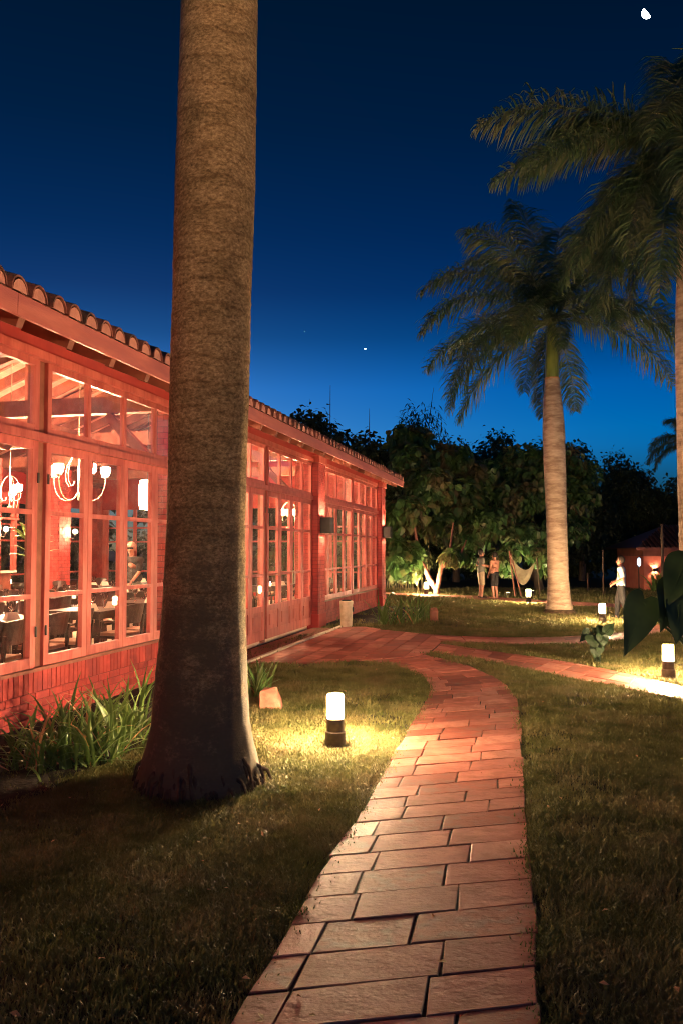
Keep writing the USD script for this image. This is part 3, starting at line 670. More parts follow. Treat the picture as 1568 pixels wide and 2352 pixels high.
cols = [7.9 / CS, 9.45 / CS, 11.0 / CS, 12.7 / CS, 14.6 / CS, 16.6 / CS, 18.6 / CS, 20.6 / CS, 22.6 / CS]
rowsD = [1.35, 3.3, 5.3, 8.0]
ordinal = ['nearest', 'second', 'third', 'fourth', 'fifth', 'sixth', 'seventh', 'eighth', 'farthest']
rown = ['along the front windows', 'in the second row from the front windows', 'in the third row from the front windows', 'along the rear windows']
for ri, d in enumerate(rowsD):
    for ci, s in enumerate(cols):
        if ri and ci > 6: continue
        if ri == 0 and ci in (4, 5): continue      # free way in at the doors
        s2 = s + (.35 if ri % 2 else 0) + (d * .22); d2 = d + rt.normal(0, .06)
        if s2 > END1 - 1.2: continue
        where = f"{ordinal[min(ci, 8)]} in the {('window', 'second', 'third', 'rear')[ri]} row"
        if not tab_used[0]:
            tab_used[0] = True; o = UsdGeom.Xformable(table0).GetOrderedXformOps(); o[0].Set(Gf.Vec3d(*map(float, W(s2, d2, FLOOR)))); o[1].Set(math.degrees(BROT)); tag(table0, 'dark wooden dining table, ' + where)
        else: dup(table0, W(s2, d2, FLOOR), BROT, 'dark wooden dining table, ' + where, 'dark dining tables')
        sides = [(-.28, -.62, 0), (.28, .62, math.pi), (-.28, .62, math.pi), (.28, -.62, 0)] if ri < 2 else [(-.0, -.62, 0), (0, .62, math.pi)]
        names = ['front left', 'rear right', 'rear left', 'front right'] if ri < 2 else ['front', 'rear']
        for (cx, cd, rr), nm in zip(sides, names):
            chair(s2 + cx, d2 + cd, rr + rt.normal(0, .12), f"dark dining chair {nm} of table {where}")
        if ri < 3:
            for k, (gx, gd) in enumerate(((-.16, -.14), (.2, .12), (.02, .2), (.26, -.1))[:4 if ri < 2 else 2]):
                wine_glass(W(s2 + gx + rt.normal(0, .02), d2 + gd, FLOOR + .75), f"wine glass {('front left', 'rear right', 'rear middle', 'front right')[k]} on table {where}")
            for k, gx in enumerate((-.25, .25)):
                napkin(W(s2 + gx, d2 - .2, FLOOR + .75), f"folded napkin {('left', 'right')[k]} on table {where}")
        if (ri + ci) % 2 == 0 or ri == 1: candle(W(s2 + .05, d2 + .02, FLOOR + .75), f"lit candle on table {where}")
# bar and canopy at the back
bar = thing('bar_counter', 'red timber bar with a long lit canopy at the back of the room', 'bar', W(15.5, 7.2, FLOOR), BROT)
part('counter', MB().box(-2.2, 2.2, -.3, .3, 0, 1.05), 'beam_wood', bar); part('countertop', MB().box(-2.3, 2.3, -.38, .36, 1.052, 1.1), 'linen', bar)
part('canopy', MB().box(-2.4, 2.4, -.35, .35, 2.62, 2.86), 'plaster', bar); part('canopy_rail', MB().box(-2.4, 2.4, -.36, -.33, 2.25, 2.30), 'painted_wood', bar)
for k in range(7): part('canopy_bar', MB().box(-2.4 + .79 * k, -2.36 + .79 * k, -.36, -.33, 2.301, 2.619), 'painted_wood', bar)
for k in (-2.35, 2.35): part('post', MB().box(k - .05, k + .05, -.3, -.2, 1.101, 2.619), 'painted_wood', bar)
# indoor plant
def strap(base, az, ln, width, lean, droop, seg=6, twist=0.0):
    pts = []; p = np.array(base, float); el = math.pi / 2 - lean
    for k in range(seg + 1):
        pts.append(p.copy()); e = el - droop * (k / seg) ** 1.6
        p = p + np.array([math.cos(az) * math.cos(e), math.sin(az) * math.cos(e), math.sin(e)]) * ln / seg
    pts = np.array(pts); side = np.array([-math.sin(az + twist), math.cos(az + twist), 0.0])
    t = np.linspace(0, 1, seg + 1); w = width * np.clip(np.minimum(.55 + 1.6 * t, 2.6 * (1 - t) + .04), 0, 1)
    up = np.array([-math.cos(az), -math.sin(az), .6]) * .18
    v = np.vstack([pts - side * w[:, None] / 2, pts + up * w[:, None], pts + side * w[:, None] / 2]); n = seg + 1; f = []
    for i in range(seg):
        f += [[i, n + i, n + i + 1, i + 1], [n + i, 2 * n + i, 2 * n + i + 1, n + i + 1]]
    return v, f
def strap_plant(name, label, cat, centers, n, ln, width, mat='strap_leaf', seed=0, dry=.06, spread=1.0, group=None):
    r = np.random.default_rng(seed); c0 = np.mean(centers, axis=0)
    t = thing(name, label, cat, (c0[0], c0[1], c0[2]), 0, group)
    for k in range(n):
        c = np.asarray(centers[r.integers(len(centers))]) - c0
        az = r.uniform(0, 2 * math.pi); lean = abs(r.normal(.32, .26)) * spread; l = ln * r.uniform(.55, 1.15)
        b = c + np.r_[r.normal(0, .05, 2), 0]
        part('leaf', MB().add(*strap(b, az, l, width * r.uniform(.7, 1.2), lean, r.uniform(.3, 1.5) * (.5 + spread * .5), twist=r.normal(0, .4))), 'strap_dry' if r.random() < dry else mat, t, smooth=True)
    return t
ip = W(S_at(62, 3.4), 3.4, FLOOR)
pot = thing('potted_plant', 'tall potted indoor plant with strap leaves behind the left window', 'plant', ip)
part('pot', MB().lathe([(.0, 0), (.15, 0), (.2, .38), (.17, .38), (.16, .34), (0, .34)], 14), 'roof_clay', pot, smooth=30)
part('stem', MB().tube([(0, 0, .3), (.02, .01, 1.0), (.0, .03, 1.75)], [.05, .045, .035], 8), 'bark_pink', pot, smooth=40)
part('stem', MB().tube([(0.05, 0, .3), (.1, .01, .9), (.12, .03, 1.4)], [.04, .035, .03], 8), 'bark_pink', pot, smooth=40)
for k in range(16):
    part('leaf', MB().add(*strap((0 if k % 2 else .12, .03, 1.72 if k % 2 else 1.38), k * 2.4, .5, .07, .4 + .05 * k, 1.2)), 'strap_leaf', pot, smooth=True)

# ================================================================ PEOPLE
def hullb(a, ra, b, rb, n=14):
    def sp(c, r): return m3.Manifold.sphere(float(r), n).translate([float(q) for q in c])
    return m3.Manifold.batch_hull([sp(a, ra), sp(b, rb)])
def to_tm(m, edge=.022, it=8, smooth=True):
    m = m.refine_to_length(edge); q = m.to_mesh(); t = trimesh.Trimesh(np.array(q.vert_properties)[:, :3], np.array(q.tri_verts), process=False)
    if smooth: trimesh.smoothing.filter_taubin(t, iterations=it)
    return t
def person(label, loc, rz, H, hands, step=.0, top='cloth_grey', topname='shirt', bottom='cloth_khaki', short=True, sleeves=True, shoes='cloth_black', cap=None, glasses=False, hair_long=False, head_turn=0.0, bare_top=False, lean=0.0):
    t = thing('person', label, 'person', loc, rz); k = H / 1.75
    J = dict(head=(0, .02, 1.60), chin=(0, .05, 1.50), neck=(0, 0, 1.44), chest=(0, 0, 1.27), belly=(0, .01, 1.08), hip=(0, 0, .93))
    J = {a: np.array(b, float) for a, b in J.items()}
    sh = {s: np.array([s * .185, 0, 1.38]) for s in (-1, 1)}; hp = {s: np.array([s * .095, 0, .90]) for s in (-1, 1)}
    kn = {s: np.array([s * .10, .03 + s * step * .5, .49]) for s in (-1, 1)}; an = {s: np.array([s * .105, -.02 + s * step, .085]) for s in (-1, 1)}
    el = {}; hd = {s: np.array(hands[s], float) for s in (-1, 1)}
    for s in (-1, 1):
        mid = (sh[s] + hd[s]) / 2; dlen = np.linalg.norm(hd[s] - sh[s]); off = math.sqrt(max(.0, .285 ** 2 - (dlen / 2) ** 2)) if dlen < .57 else .03
        el[s] = mid + np.array([s * .45, -.8, -.4]) / np.linalg.norm([.45, .8, .4]) * off
    limbs = {}
    torso = [(J['neck'], .062, J['chest'], .10), (sh[-1], .058, sh[1], .058), (sh[-1] * .72 + [0, 0, .23 * 0], .085, J['belly'] - [.06, 0, 0], .10), (np.array([.13, 0, 1.36]), .085, J['belly'] + [.06, 0, 0], .10), (np.array([-.13, 0, 1.36]), .085, np.array([.13, 0, 1.36]), .085),
             (J['belly'] - [.06, 0, 0], .10, J['hip'] - [.07, 0, 0], .105), (J['belly'] + [.06, 0, 0], .10, J['hip'] + [.07, 0, 0], .105), (J['hip'] - [.07, 0, 0], .105, J['hip'] + [.07, 0, 0], .105), (J['belly'] - [.06, 0, 0], .10, J['belly'] + [.06, 0, 0], .10)]
    arms, legs = [], []
    for s in (-1, 1):
        arms += [(sh[s], .055, el[s], .041), (el[s], .040, hd[s], .028)]
        legs += [(hp[s], .092, kn[s], .060), (kn[s], .058, an[s], .038)]
    m = m3.Manifold()
    for a in torso + arms + legs: m = m + hullb(*a)
    for s in (-1, 1):
        m = m + hullb(an[s], .038, an[s] + [0, .02, -.05], .034) + hullb(an[s] + [0, -.02, -.052], .033, an[s] + [s * .015, .16, -.058], .026)
        dv = hd[s] - el[s]; dv /= np.linalg.norm(dv); sd = np.cross(dv, [0, 0, 1.0]); sd /= np.linalg.norm(sd) + 1e-9; up = np.cross(sd, dv)
        palm = hd[s] + dv * .075; m = m + hullb(hd[s], .027, palm, .033, 10)
        for q, fl in enumerate((.068, .08, .076, .058)):
            b0 = palm + sd * (q - 1.5) * .019 + dv * .015; b1 = b0 + dv * fl * .55 - up * .008; b2 = b1 + dv * fl * .4 - up * .03
            m = m + hullb(b0, .0105, b1, .0095, 8) + hullb(b1, .0095, b2, .008, 8)
        tb = hd[s] + dv * .03 + sd * .03 * -s; m = m + hullb(tb, .013, tb + dv * .05 + sd * .03 * -s, .009, 8)
    hc = J['head']
    m = m + hullb(J['neck'], .055, hc - [0, .005, .05], .055) + hullb(hc + [0, -.015, .05], .088, hc + [0, .022, -.035], .072) + hullb(hc + [0, .03, -.05], .06, hc + [0, .055, -.095], .032)
    m = m + hullb(hc + [0, .098, .0], .009, hc + [0, .112, -.035], .016, 8)
    for s in (-1, 1): m = m + hullb(hc + [s * .086, -.005, .005], .012, hc + [s * .082, .0, -.035], .010, 8)
    sc = lambda tm_: (np.array(tm_.vertices) * k, tm_.faces)
    part('body', sc(to_tm(m)), 'skin', t, smooth=True)
    def inflate(bones, extra): 
        q = m3.Manifold()
        for a, ra, b, rb in bones: q = q + hullb(a, ra + extra, b, rb + extra)
        return q
    if not bare_top:
        q = inflate(torso[1:], .016).trim_by_plane([0, 0, 1], .88).trim_by_plane([0, 0, -1], -1.445)
        for s in (-1, 1):
            e = sh[s] + (el[s] - sh[s]) * (.72 if sleeves else .15); q = q + hullb(sh[s], .070, e, .066)
        part(topname, sc(to_tm(q, .025, 5)), top, t, smooth=True)
    q = inflate(torso[5:8], .014).trim_by_plane([0, 0, -1], -1.0)
    for s in (-1, 1):
        e = hp[s] + (kn[s] - hp[s]) * (.92 if short else 1.0); q = q + hullb(hp[s], .105, e, .085)
        if not short: q = q + hullb(kn[s], .078, an[s] + [0, 0, .02], .062)
    part('shorts' if short else 'trousers', sc(to_tm(q, .025, 5)), bottom, t, smooth=True)
    for s in (-1, 1):
        q = hullb(an[s] + [0, -.025, -.05], .040, an[s] + [s * .015, .165, -.056], .034).trim_by_plane([0, 0, 1], .0)
        if shoes: part('shoe', sc(to_tm(q, .03, 3)), shoes, t, smooth=True)
        part('eye', MB().ball((hc + [s * .032, .091, .012]) * k, .011 * k, 1), 'hair', t)
    part('mouth', MB().ball((hc + [0, .092, -.062]) * k, np.array([.022, .006, .005]) * k, 1), 'cloth_red', t)
    if cap:
        q = hullb(hc + [0, -.015, .055], .098, hc + [0, .0, .06], .096).trim_by_plane([0, 0, 1], hc[2] + .045)
        cp = part('cap', sc(to_tm(q, .03, 2)), cap, t, smooth=True)
        q2 = hullb(hc + [-.05, .07, .05], .012, hc + [.05, .07, .05], .012) + hullb(hc + [-.04, .15, .045], .010, hc + [.04, .15, .045], .010)
        part('brim', sc(to_tm(q2.hull(), .03, 0, False)), cap, cp)
    else:
        q = (hullb(hc + [0, -.025, .055], .099, hc + [0, -.03, .0], .094) - m3.Manifold.cube([.4, .3, .4], True).translate([0, hc[1] + .19, hc[2] - .11 + .0])).trim_by_plane([0, 0, 1], hc[2] - (.2 if hair_long else .06))
        if hair_long: q = q + hullb(hc + [0, -.06, -.02], .085, hc + [0, -.075, -.2], .06)
        part('hair', sc(to_tm(q, .025, 3)), 'hair', t, smooth=True)
    if glasses:
        part('sunglasses', MB().box(*( [-.07 * k, .07 * k, (hc[1] + .085) * k, (hc[1] + .106) * k, (hc[2] - .005) * k, (hc[2] + .03) * k])), 'cloth_black', t)
    return t
pman = W(S_at(303, 3.5), 3.5, FLOOR)
toC = lambda p, t=(0, 0): math.atan2(t[1] - p[1], t[0] - p[0]) - math.pi / 2
person('man in a black T-shirt, pale cap and dark glasses standing among the tables', pman, toC(pman) - .35, 1.74, {-1: (-.07, .22, .90), 1: (.07, .22, .91)}, top='cloth_black', topname='tee_shirt', bottom='cloth_grey', short=False, cap='cap_cloth', glasses=True)
p1 = ground(1104, 1374); person('man in a grey shirt and khaki shorts standing in profile under the trees', p1, -1.4, 1.72, {-1: (-.16, .26, 1.12), 1: (.12, .30, 1.14)}, top='cloth_grey', bottom='cloth_khaki')
p2 = ground(1136, 1375); person('bare chested person in dark patterned shorts facing the man in khaki shorts', p2, .75, 1.62, {-1: (-.02, .27, .90), 1: (.06, .28, .92)}, bottom='cloth_black', bare_top=True, shoes=None)
p3 = at(1425, 1262, 20.5); p3[2] = 0; person('waiter in a white shirt and dark trousers walking across the lawn', p3, 1.15, 1.55, {-1: (-.19, .16, .98), 1: (.2, .2, 1.02)}, step=.16, top='cloth_white', bottom='cloth_black', short=False)

# ground uplights under the far trees
def uplight(label, p, aim=(0, 0)):
    t = thing('ground_spotlight', label, 'spotlight', p, 0, 'small uplights under the trees')
    part('housing', MB().lathe([(.0, -.02), (.07, -.02), (.08, .13), (.07, .13), (.06, .05), (0, .05)], 14), 'black_metal', t)
    part('lens', MB().ball((0, 0, .10), (.045, .045, .02), 1), 'spot_light', t)
uplight('small uplight behind the end of the building, under the big leaved tree', at(900, 1262, 29.9) * [1, 1, 0])
uplight('small uplight behind the two standing people', at(1165, 1366, 30.5) * [1, 1, 0])
uplight('small uplight between the net and the pale palm trunk', at(1222, 1360, 31.5) * [1, 1, 0])

# ================================================================ PALMS
def frond(L, el, droop, seed, plum=1.0, nst=84, hang=.6):
    r = np.random.default_rng(seed); n = 22; P = [np.zeros(3)]
    for k in range(n):
        e = el - droop * ((k + .5) / n) ** 1.25
        P.append(P[-1] + np.array([math.cos(e), 0, math.sin(e)]) * L / n)
    P = np.array(P); mb = MB(); mb.tube(P, np.linspace(.035, .006, n + 1), 5)
    t = np.linspace(.10, 1.0, nst); idx = t * n; i0 = np.minimum(idx.astype(int), n - 1); fr = idx - i0
    pos = P[i0] * (1 - fr[:, None]) + P[i0 + 1] * fr[:, None]; tan = (P[i0 + 1] - P[i0]); tan /= np.linalg.norm(tan, axis=1, keepdims=True)
    V, F, c = [], [], 0
    for side in (-1, 1):
        for layer in (0, 1):
            m = len(t); ln = L * .24 * np.clip(np.minimum(.35 + 2.2 * t, 2.4 * (1.12 - t)), .2, 1) * r.uniform(.8, 1.12, m)
            side_v = np.array([0, side, 0.0])
            nrm = np.cross(tan, np.array([0, 1.0, 0])); nrm *= np.sign(nrm[:, 2:3] + 1e-9)
            d = side_v * r.uniform(.55, .95, (m, 1)) + tan * r.uniform(.35, .75, (m, 1)) + nrm * (r.uniform(-.25, .75, (m, 1)) * plum if layer else r.uniform(-.35, .25, (m, 1)))
            d += r.normal(0, .07, (m, 3)); d /= np.linalg.norm(d, axis=1, keepdims=True)
            dn = d + np.array([0, 0, -1.0]) * hang * r.uniform(.7, 1.5, (m, 1)); dn /= np.linalg.norm(dn, axis=1, keepdims=True)
            dn2 = dn + np.array([0, 0, -1.0]) * hang * r.uniform(.6, 1.4, (m, 1)); dn2 /= np.linalg.norm(dn2, axis=1, keepdims=True)
            b = pos + r.normal(0, .004, (m, 3)); mid = b + d * ln[:, None] * .4; m2 = mid + dn * ln[:, None] * .32; tip = m2 + dn2 * ln[:, None] * .34
            w = (tan * r.uniform(.7, 1.0, (m, 1)) + nrm * r.uniform(-.5, .5, (m, 1))); w /= np.linalg.norm(w, axis=1, keepdims=True); w *= .0165
            quad = np.stack([b - w * .5, b + w * .5, mid - w, mid + w, m2 - w * .8, m2 + w * .8, tip], 1).reshape(-1, 3)
            base = np.arange(m)[:, None] * 7
            f = np.concatenate([base + np.array(q)[None] for q in ([0, 1, 3], [0, 3, 2], [2, 3, 5], [2, 5, 4], [4, 5, 6])])
            mb.add(quad, f)
    return mb
def trunk_mesh(prof, lean=(0, 0), sides=40, seg=120, ring=.0, seed=0, flare=0.0, rough=.006):
    """prof: (height, radius) stations; rings of leaf scars, uneven bark and a buttressed foot."""
    r = np.random.default_rng(seed); H = prof[-1][0]; z = np.linspace(0, 1, seg) ** 1.25 * (H - prof[0][0]) + prof[0][0]
    R = np.interp(z, [p[0] for p in prof], [p[1] for p in prof]); g = np.arange(sides) * 2 * np.pi / sides
    Z, G = np.meshgrid(z, g, indexing='ij'); RR = np.repeat(R[:, None], sides, 1)
    q = np.stack([np.cos(G) * 2.2, np.sin(G) * 2.2, Z * 1.4], -1); RR = RR * (1 + (meshkit.fbm(q + seed, 4, seed) - .5) * rough * 10)
    if flare: RR += flare * np.exp(-(Z - prof[0][0]) / .16) * (meshkit.fbm(np.stack([np.cos(G) * 3.5, np.sin(G) * 3.5, Z * 2.5], -1) + 9, 4, seed + 3) * 1.3 - .1)
    RR += ring * np.maximum(0, np.sin(Z * 2 * np.pi / (.17 + .03 * np.sin(Z)))) ** 8
    cx, cy = lean[0] * Z / H, lean[1] * Z / H
    v = np.stack([RR * np.cos(G) + cx, RR * np.sin(G) + cy, Z], -1).reshape(-1, 3); f = []
    i, j = np.meshgrid(np.arange(seg - 1), np.arange(sides), indexing='ij'); k = (j + 1) % sides
    f = np.stack([i * sides + j, i * sides + k, (i + 1) * sides + k, (i + 1) * sides + j], -1).reshape(-1, 4)
    return v, f
def bake(mb, az, p):
    v, f = mb.mesh(); c, s = math.cos(az), math.sin(az); R = np.array([[c, -s, 0], [s, c, 0], [0, 0, 1]]); return v @ R.T + np.asarray(p), f
def palm(label, loc, prof, shaft, fronds, L, lean=(0, 0), mat='palm_bark_pale', seed=0, ring=.004, flare=.0, sides=32, seg=110, foot=None, rough=.006):
    t = thing('royal_palm', label, 'palm tree', loc); H = prof[-1][0]
    part('trunk', trunk_mesh(prof, lean, sides, seg, ring, seed, flare, rough), mat, t, smooth=True)
    top = np.array([lean[0], lean[1], H])
    part('crownshaft', MB().lathe([(prof[-1][1] * .98, H - .02), (prof[-1][1] * .95, H + shaft * .3), (prof[-1][1] * .72, H + shaft * .7), (prof[-1][1] * .5, H + shaft), (0, H + shaft + .05)], 18, (lean[0], lean[1], 0)), 'crownshaft', t, smooth=True)
    part('leaf_scar_ring', MB().lathe([(prof[-1][1] * 1.0, H - .05), (prof[-1][1] * 1.08, H - .02), (prof[-1][1] * 1.02, H + .01)], 18, (lean[0], lean[1], 0)), 'strap_dry', t)
    if foot: part('root_mat', foot, 'palm_root', t, smooth=True)
    for k, (az, el, droop, ll) in enumerate(fronds):
        p = top + [math.cos(az) * .05, math.sin(az) * .05, shaft * .95]
        part('frond', bake(frond(L * ll, el, droop, seed * 50 + k), az, p), 'palm_leaf', t)
    return t
rad = math.radians
# the big foreground trunk (its crown is far above the picture)
pb = ground(458, 1800); rp = np.random.default_rng(3)
gen = [(k * 2.39996 + .3, rad(72 - 7.0 * k), rad(55 + 3 * k), .9 + .1 * (k % 3)) for k in range(15)]
bigp = palm('thick royal palm trunk standing in the left foreground', pb, [(-.1, .43), (.06, .43), (.18, .405), (.42, .355), (.75, .335), (1.2, .305), (1.9, .288), (3.0, .290), (4.5, .300), (7.0, .285), (9.5, .20), (10.4, .16)], 1.5, gen, 3.6, lean=(.18, .1), mat='palm_bark', seed=1, ring=.004, flare=.10, sides=96, seg=300, rough=.006)
rr_ = np.random.default_rng(31); rm_ = MB()
for k in range(150):   # the mat of stubby roots round the foot
    a_ = rr_.uniform(0, 6.283); r0_ = .40 + rr_.normal(0, .012); z0_ = abs(rr_.normal(0, .09)) + .02; d_ = rr_.uniform(.03, .12)
    r0_ -= z0_ * .14
    rm_.tube([(r0_ * math.cos(a_), r0_ * math.sin(a_), z0_), ((r0_ + d_ * .7) * math.cos(a_ + .03), (r0_ + d_ * .7) * math.sin(a_ + .03), z0_ * .75), ((r0_ + d_) * math.cos(a_ + .05), (r0_ + d_) * math.sin(a_ + .05), z0_ * .3 - .03)], [.020, .015, .007], 5)
part('root_mat', rm_, 'palm_root', bigp, smooth=True, kind='stuff')
# the pale palm on the middle lawn
pm = ground(1284, 1411); az_l = math.pi
mid_f = [(az_l + .15, rad(36), rad(98), 1.0), (az_l - .5, rad(12), rad(60), .95), (az_l + .35, rad(-4), rad(72), .98), (az_l + .1, rad(-14), rad(62), .95), (az_l + .7, rad(60), rad(78), 1.0), (az_l - .9, rad(70), rad(70), 1.0), (2.0, rad(84), rad(36), 1.05), (1.2, rad(76), rad(48), 1.08), (.25, rad(64), rad(84), 1.05), (.0, rad(80), rad(46), .9), (az_l + .1, rad(56), rad(100), 1.0), (az_l - .3, rad(-26), rad(46), .9),
         (-.1, rad(30), rad(95), 1.0), (.15, rad(8), rad(75), 1.0), (-.4, rad(14), rad(85), 1.0), (-1.2, rad(30), rad(110), .8), (-1.7, rad(5), rad(85), .6), (-2.2, rad(20), rad(100), .8), (1.6, rad(20), rad(100), .9), (1.0, rad(-20), rad(60), .75), (2.3, rad(35), rad(95), .9), (-1.4, rad(60), rad(95), .85), (1.5, rad(-35), rad(50), .7)]
hpm = at(1284, 868, pm[1])[2]
palm('pale royal palm with a full dark crown on the middle lawn', pm, [(-.05, .37), (.1, .355), (.35, .31), (.9, .275), (1.8, .265), (2.8, .27), (3.8, .285), (4.8, .29), (5.5, .255), (hpm, .185)], 1.6, mid_f, 4.05, lean=(-.12, 0), mat='palm_bark_pale', seed=2, ring=.006, flare=.03,
     foot=MB().lathe([(.46, -.02), (.43, .05), (.37, .13), (.30, .16)], 28))
pr = at(1592, 1262, 15.5); pr[2] = 0
r_f = [(az_l + .05, rad(26), rad(52), 1.05), (az_l + .3, rad(2), rad(48), .95), (.5, rad(58), rad(70), 1.0), (az_l - .6, rad(-20), rad(55), .9), (1.1, rad(72), rad(60), 1.0), (az_l + .95, rad(22), rad(100), .75), (az_l - .2, rad(-48), rad(35), .85), (1.3, rad(76), rad(60), 1.0), (1.4, rad(55), rad(80), 1.0), (.8, rad(45), rad(90), 1.0), (.1, rad(30), rad(80), 1.0), (-.5, rad(15), rad(80), 1.0), (-1.1, rad(35), rad(90), .9), (-1.0, rad(72), rad(70), 1.0), (az_l + .55, rad(-30), rad(60), .8), (1.9, rad(10), rad(90), .9), (-.2, rad(80), rad(30), 1.0), (az_l - .25, rad(14), rad(46), .95), (az_l + .15, rad(-32), rad(40), .9), (az_l - .8, rad(-40), rad(45), .95), (az_l + .9, rad(-45), rad(40), .95), (az_l - 1.1, rad(5), rad(80), .9), (az_l + 1.2, rad(-10), rad(75), .9), (-2.4, rad(-60), rad(25), .9), (az_l - .1, rad(-62), rad(22), .85), (2.4, rad(40), rad(70), 1.0), (az_l - .45, rad(38), rad(50), .7)]
palm('tall royal palm cut by the right edge, under the moon', pr, [(-.05, .40), (.15, .36), (.5, .29), (1.5, .25), (3.5, .26), (5.8, .25), (8.0, .17)], 1.6, r_f, 3.9, mat='palm_bark_pale', seed=3, ring=.005, flare=.03)
pf = at(1600, 1262, 38); pf[2] = 0
palm('small distant palm at the right edge above the tree line', pf, [(-.05, .3), (.5, .22), (3, .2), (5.6, .14)], 1.0, [(az_l + .2, rad(35), rad(100), 1.0), (az_l - .2, rad(5), rad(90), .9), (az_l + .6, rad(60), rad(90), 1), (.4, rad(40), rad(90), 1), (-.6, rad(40), rad(100), 1), (1.5, rad(60), rad(80), 1), (2.4, rad(25), rad(100), 1), (-1.8, rad(30), rad(110), .9)], 2.6, seed=4)

# ================================================================ FOLIAGE
def leaves(centers, normals, size, r, aspect=1.7, droop=.3, fold=.25, round_=False):
    """Leaf-shaped faces, four triangles each (six when round), folded along the midrib."""
    m = len(centers); n = normals / (np.linalg.norm(normals, axis=1, keepdims=True) + 1e-9)
    ref = r.normal(0, 1, (m, 3)); ref[:, 2] -= droop * 3; d = ref - n * (ref * n).sum(1, keepdims=True); d /= np.linalg.norm(d, axis=1, keepdims=True) + 1e-9
    s = np.cross(n, d); L = size * r.uniform(.6, 1.25, (m, 1)); w = L / aspect / 2
    tipdown = np.array([0, 0, -1.0]) * L * .12
    if round_:
        P = [centers, centers + d * L * .2 - s * w * .85 + n * w * fold, centers + d * L * .2 + s * w * .85 + n * w * fold, centers + d * L * .6 - s * w * .95 + n * w * fold, centers + d * L * .6 + s * w * .95 + n * w * fold, centers + d * L + tipdown, centers + d * L * .45]
        T = ([0, 6, 1], [0, 2, 6], [1, 6, 3], [2, 4, 6], [3, 6, 5], [6, 4, 5]); q = 7
    else:
        P = [centers, centers + d * L * .45 - s * w + n * w * fold, centers + d * L * .45 + s * w + n * w * fold, centers + d * L + tipdown, centers + d * L * .5]
        T = ([0, 4, 1], [0, 2, 4], [1, 4, 3], [4, 2, 3]); q = 5
    V = np.stack(P, 1).reshape(-1, 3); base = np.arange(m)[:, None] * q
    return V, np.concatenate([base + np.array(t)[None] for t in T])
def lobes_crown(lobes, count, size, seed, aspect=1.7, droop=.3, round_=False, shell=.55):
    r = np.random.default_rng(seed); lobes = np.asarray(lobes, float); vol = (lobes[:, 3] * lobes[:, 4] * lobes[:, 5]) ** .7; k = r.choice(len(lobes), count, p=vol / vol.sum())
    u = r.normal(0, 1, (count, 3)); u /= np.linalg.norm(u, axis=1, keepdims=True); rad_ = r.uniform(shell ** 3, 1.0, (count, 1)) ** (1 / 3) * (1 + .12 * r.normal(0, 1, (count, 1)))
    c = lobes[k, :3] + u * rad_ * lobes[k, 3:6]; n = u * .7 + r.normal(0, .6, (count, 3)) + [0, 0, .5]
    return leaves(c, n, size, r, aspect, droop, .25, round_)
def make_lobes(center, R, n, seed, small=.42):
    r = np.random.default_rng(seed); out = []
    for k in range(n):
        u = r.normal(0, 1, 3); u /= np.linalg.norm(u); q = r.uniform(.35, .95) if k else 0
        s = r.uniform(small * .75, small * 1.25)
        out.append([*(np.asarray(center) + u * q * np.asarray(R) * .8), *(np.asarray(R) * s)])
    return out
def tree(name, label, base, trunk_pts, trunk_r, limbs, lobes, count, size, mat, bark, seed, cat='tree', aspect=1.7, droop=.3, round_=False, group=None, shell=.55):
    t = thing(name, label, cat, base, 0, group)
    part('trunk', MB().tube(trunk_pts, trunk_r, 10), bark, t, smooth=True)
    for pts, rr in limbs: part('branch', MB().tube(pts, rr, 7), bark, t, smooth=True)
    part('crown', lobes_crown(lobes, count, size, seed, aspect, droop, round_, shell), mat, t, kind='stuff')
    return t
def simple_tree(label, px, top_py, Y, R, seed, count=8000, size=.26, mat='leaf_dark', low=.6, name='garden_tree', aspect=1.7, droop=.4, group='dark trees behind the lawn', extra=()):
    p = at(px, 1262, Y); base = np.array([p[0], Y, 0]); Ht = at(px, top_py, Y)[2]; cz = (Ht + low) / 2; hz = (Ht - low) / 2
    lob = make_lobes((0, 0, cz), (R, R * .8, hz), 15, seed)
    top = max(l[2] + l[5] for l in lob); lob = [[*l[:2], low + (l[2] - low) * (Ht - low) / max(top - low, .1), *l[3:]] for l in lob]
    lob = [[l[0], l[1], min(l[2], Ht - l[5]), *l[3:]] for l in lob] + [list(e) for e in extra]
    r = np.random.default_rng(seed + 99); limbs = []
    for k in range(5):
        l = lob[1 + k]; limbs.append(([(0, 0, Ht * .35), (l[0] * .5, l[1] * .5, (Ht * .35 + l[2]) / 2), (l[0], l[1], l[2])], [.09, .06, .03]))
    return tree(name, label, base, [(0, 0, -.1), (.1, 0, Ht * .3), (.0, .1, Ht * .6)], [.2, .15, .08], limbs, lob, count, size, mat, 'bark_dark', seed, aspect=aspect, droop=droop, group=group)
simple_tree('rounded dark tree rising above the roof of the restaurant', 716, 928, 39, 2.3, 101, size=.34)
simple_tree('dark bushy tree above the eave near the end of the roof', 838, 972, 37, 2.0, 102, size=.34)
simple_tree('low dark tree behind the far corner of the roof', 650, 945, 41, 1.6, 112, 3000, size=.35)
simple_tree('feathery pointed bamboo clump, tallest of the tree line', 945, 908, 41, 1.7, 103, 6500, .34, 'leaf_dark', 1.0, 'bamboo_clump', 5.0, .9)
simple_tree('dark tree right of the pointed bamboo clump', 1045, 1000, 43, 2.4, 104)
simple_tree('dark tree with two knobs on top, left of the pale palm trunk', 1135, 985, 44, 2.3, 105)
simple_tree('dark tree directly behind the pale palm trunk', 1225, 982, 45, 2.6, 106)
simple_tree('broad dark tree right of the pale palm trunk', 1335, 1014, 45, 2.8, 107)
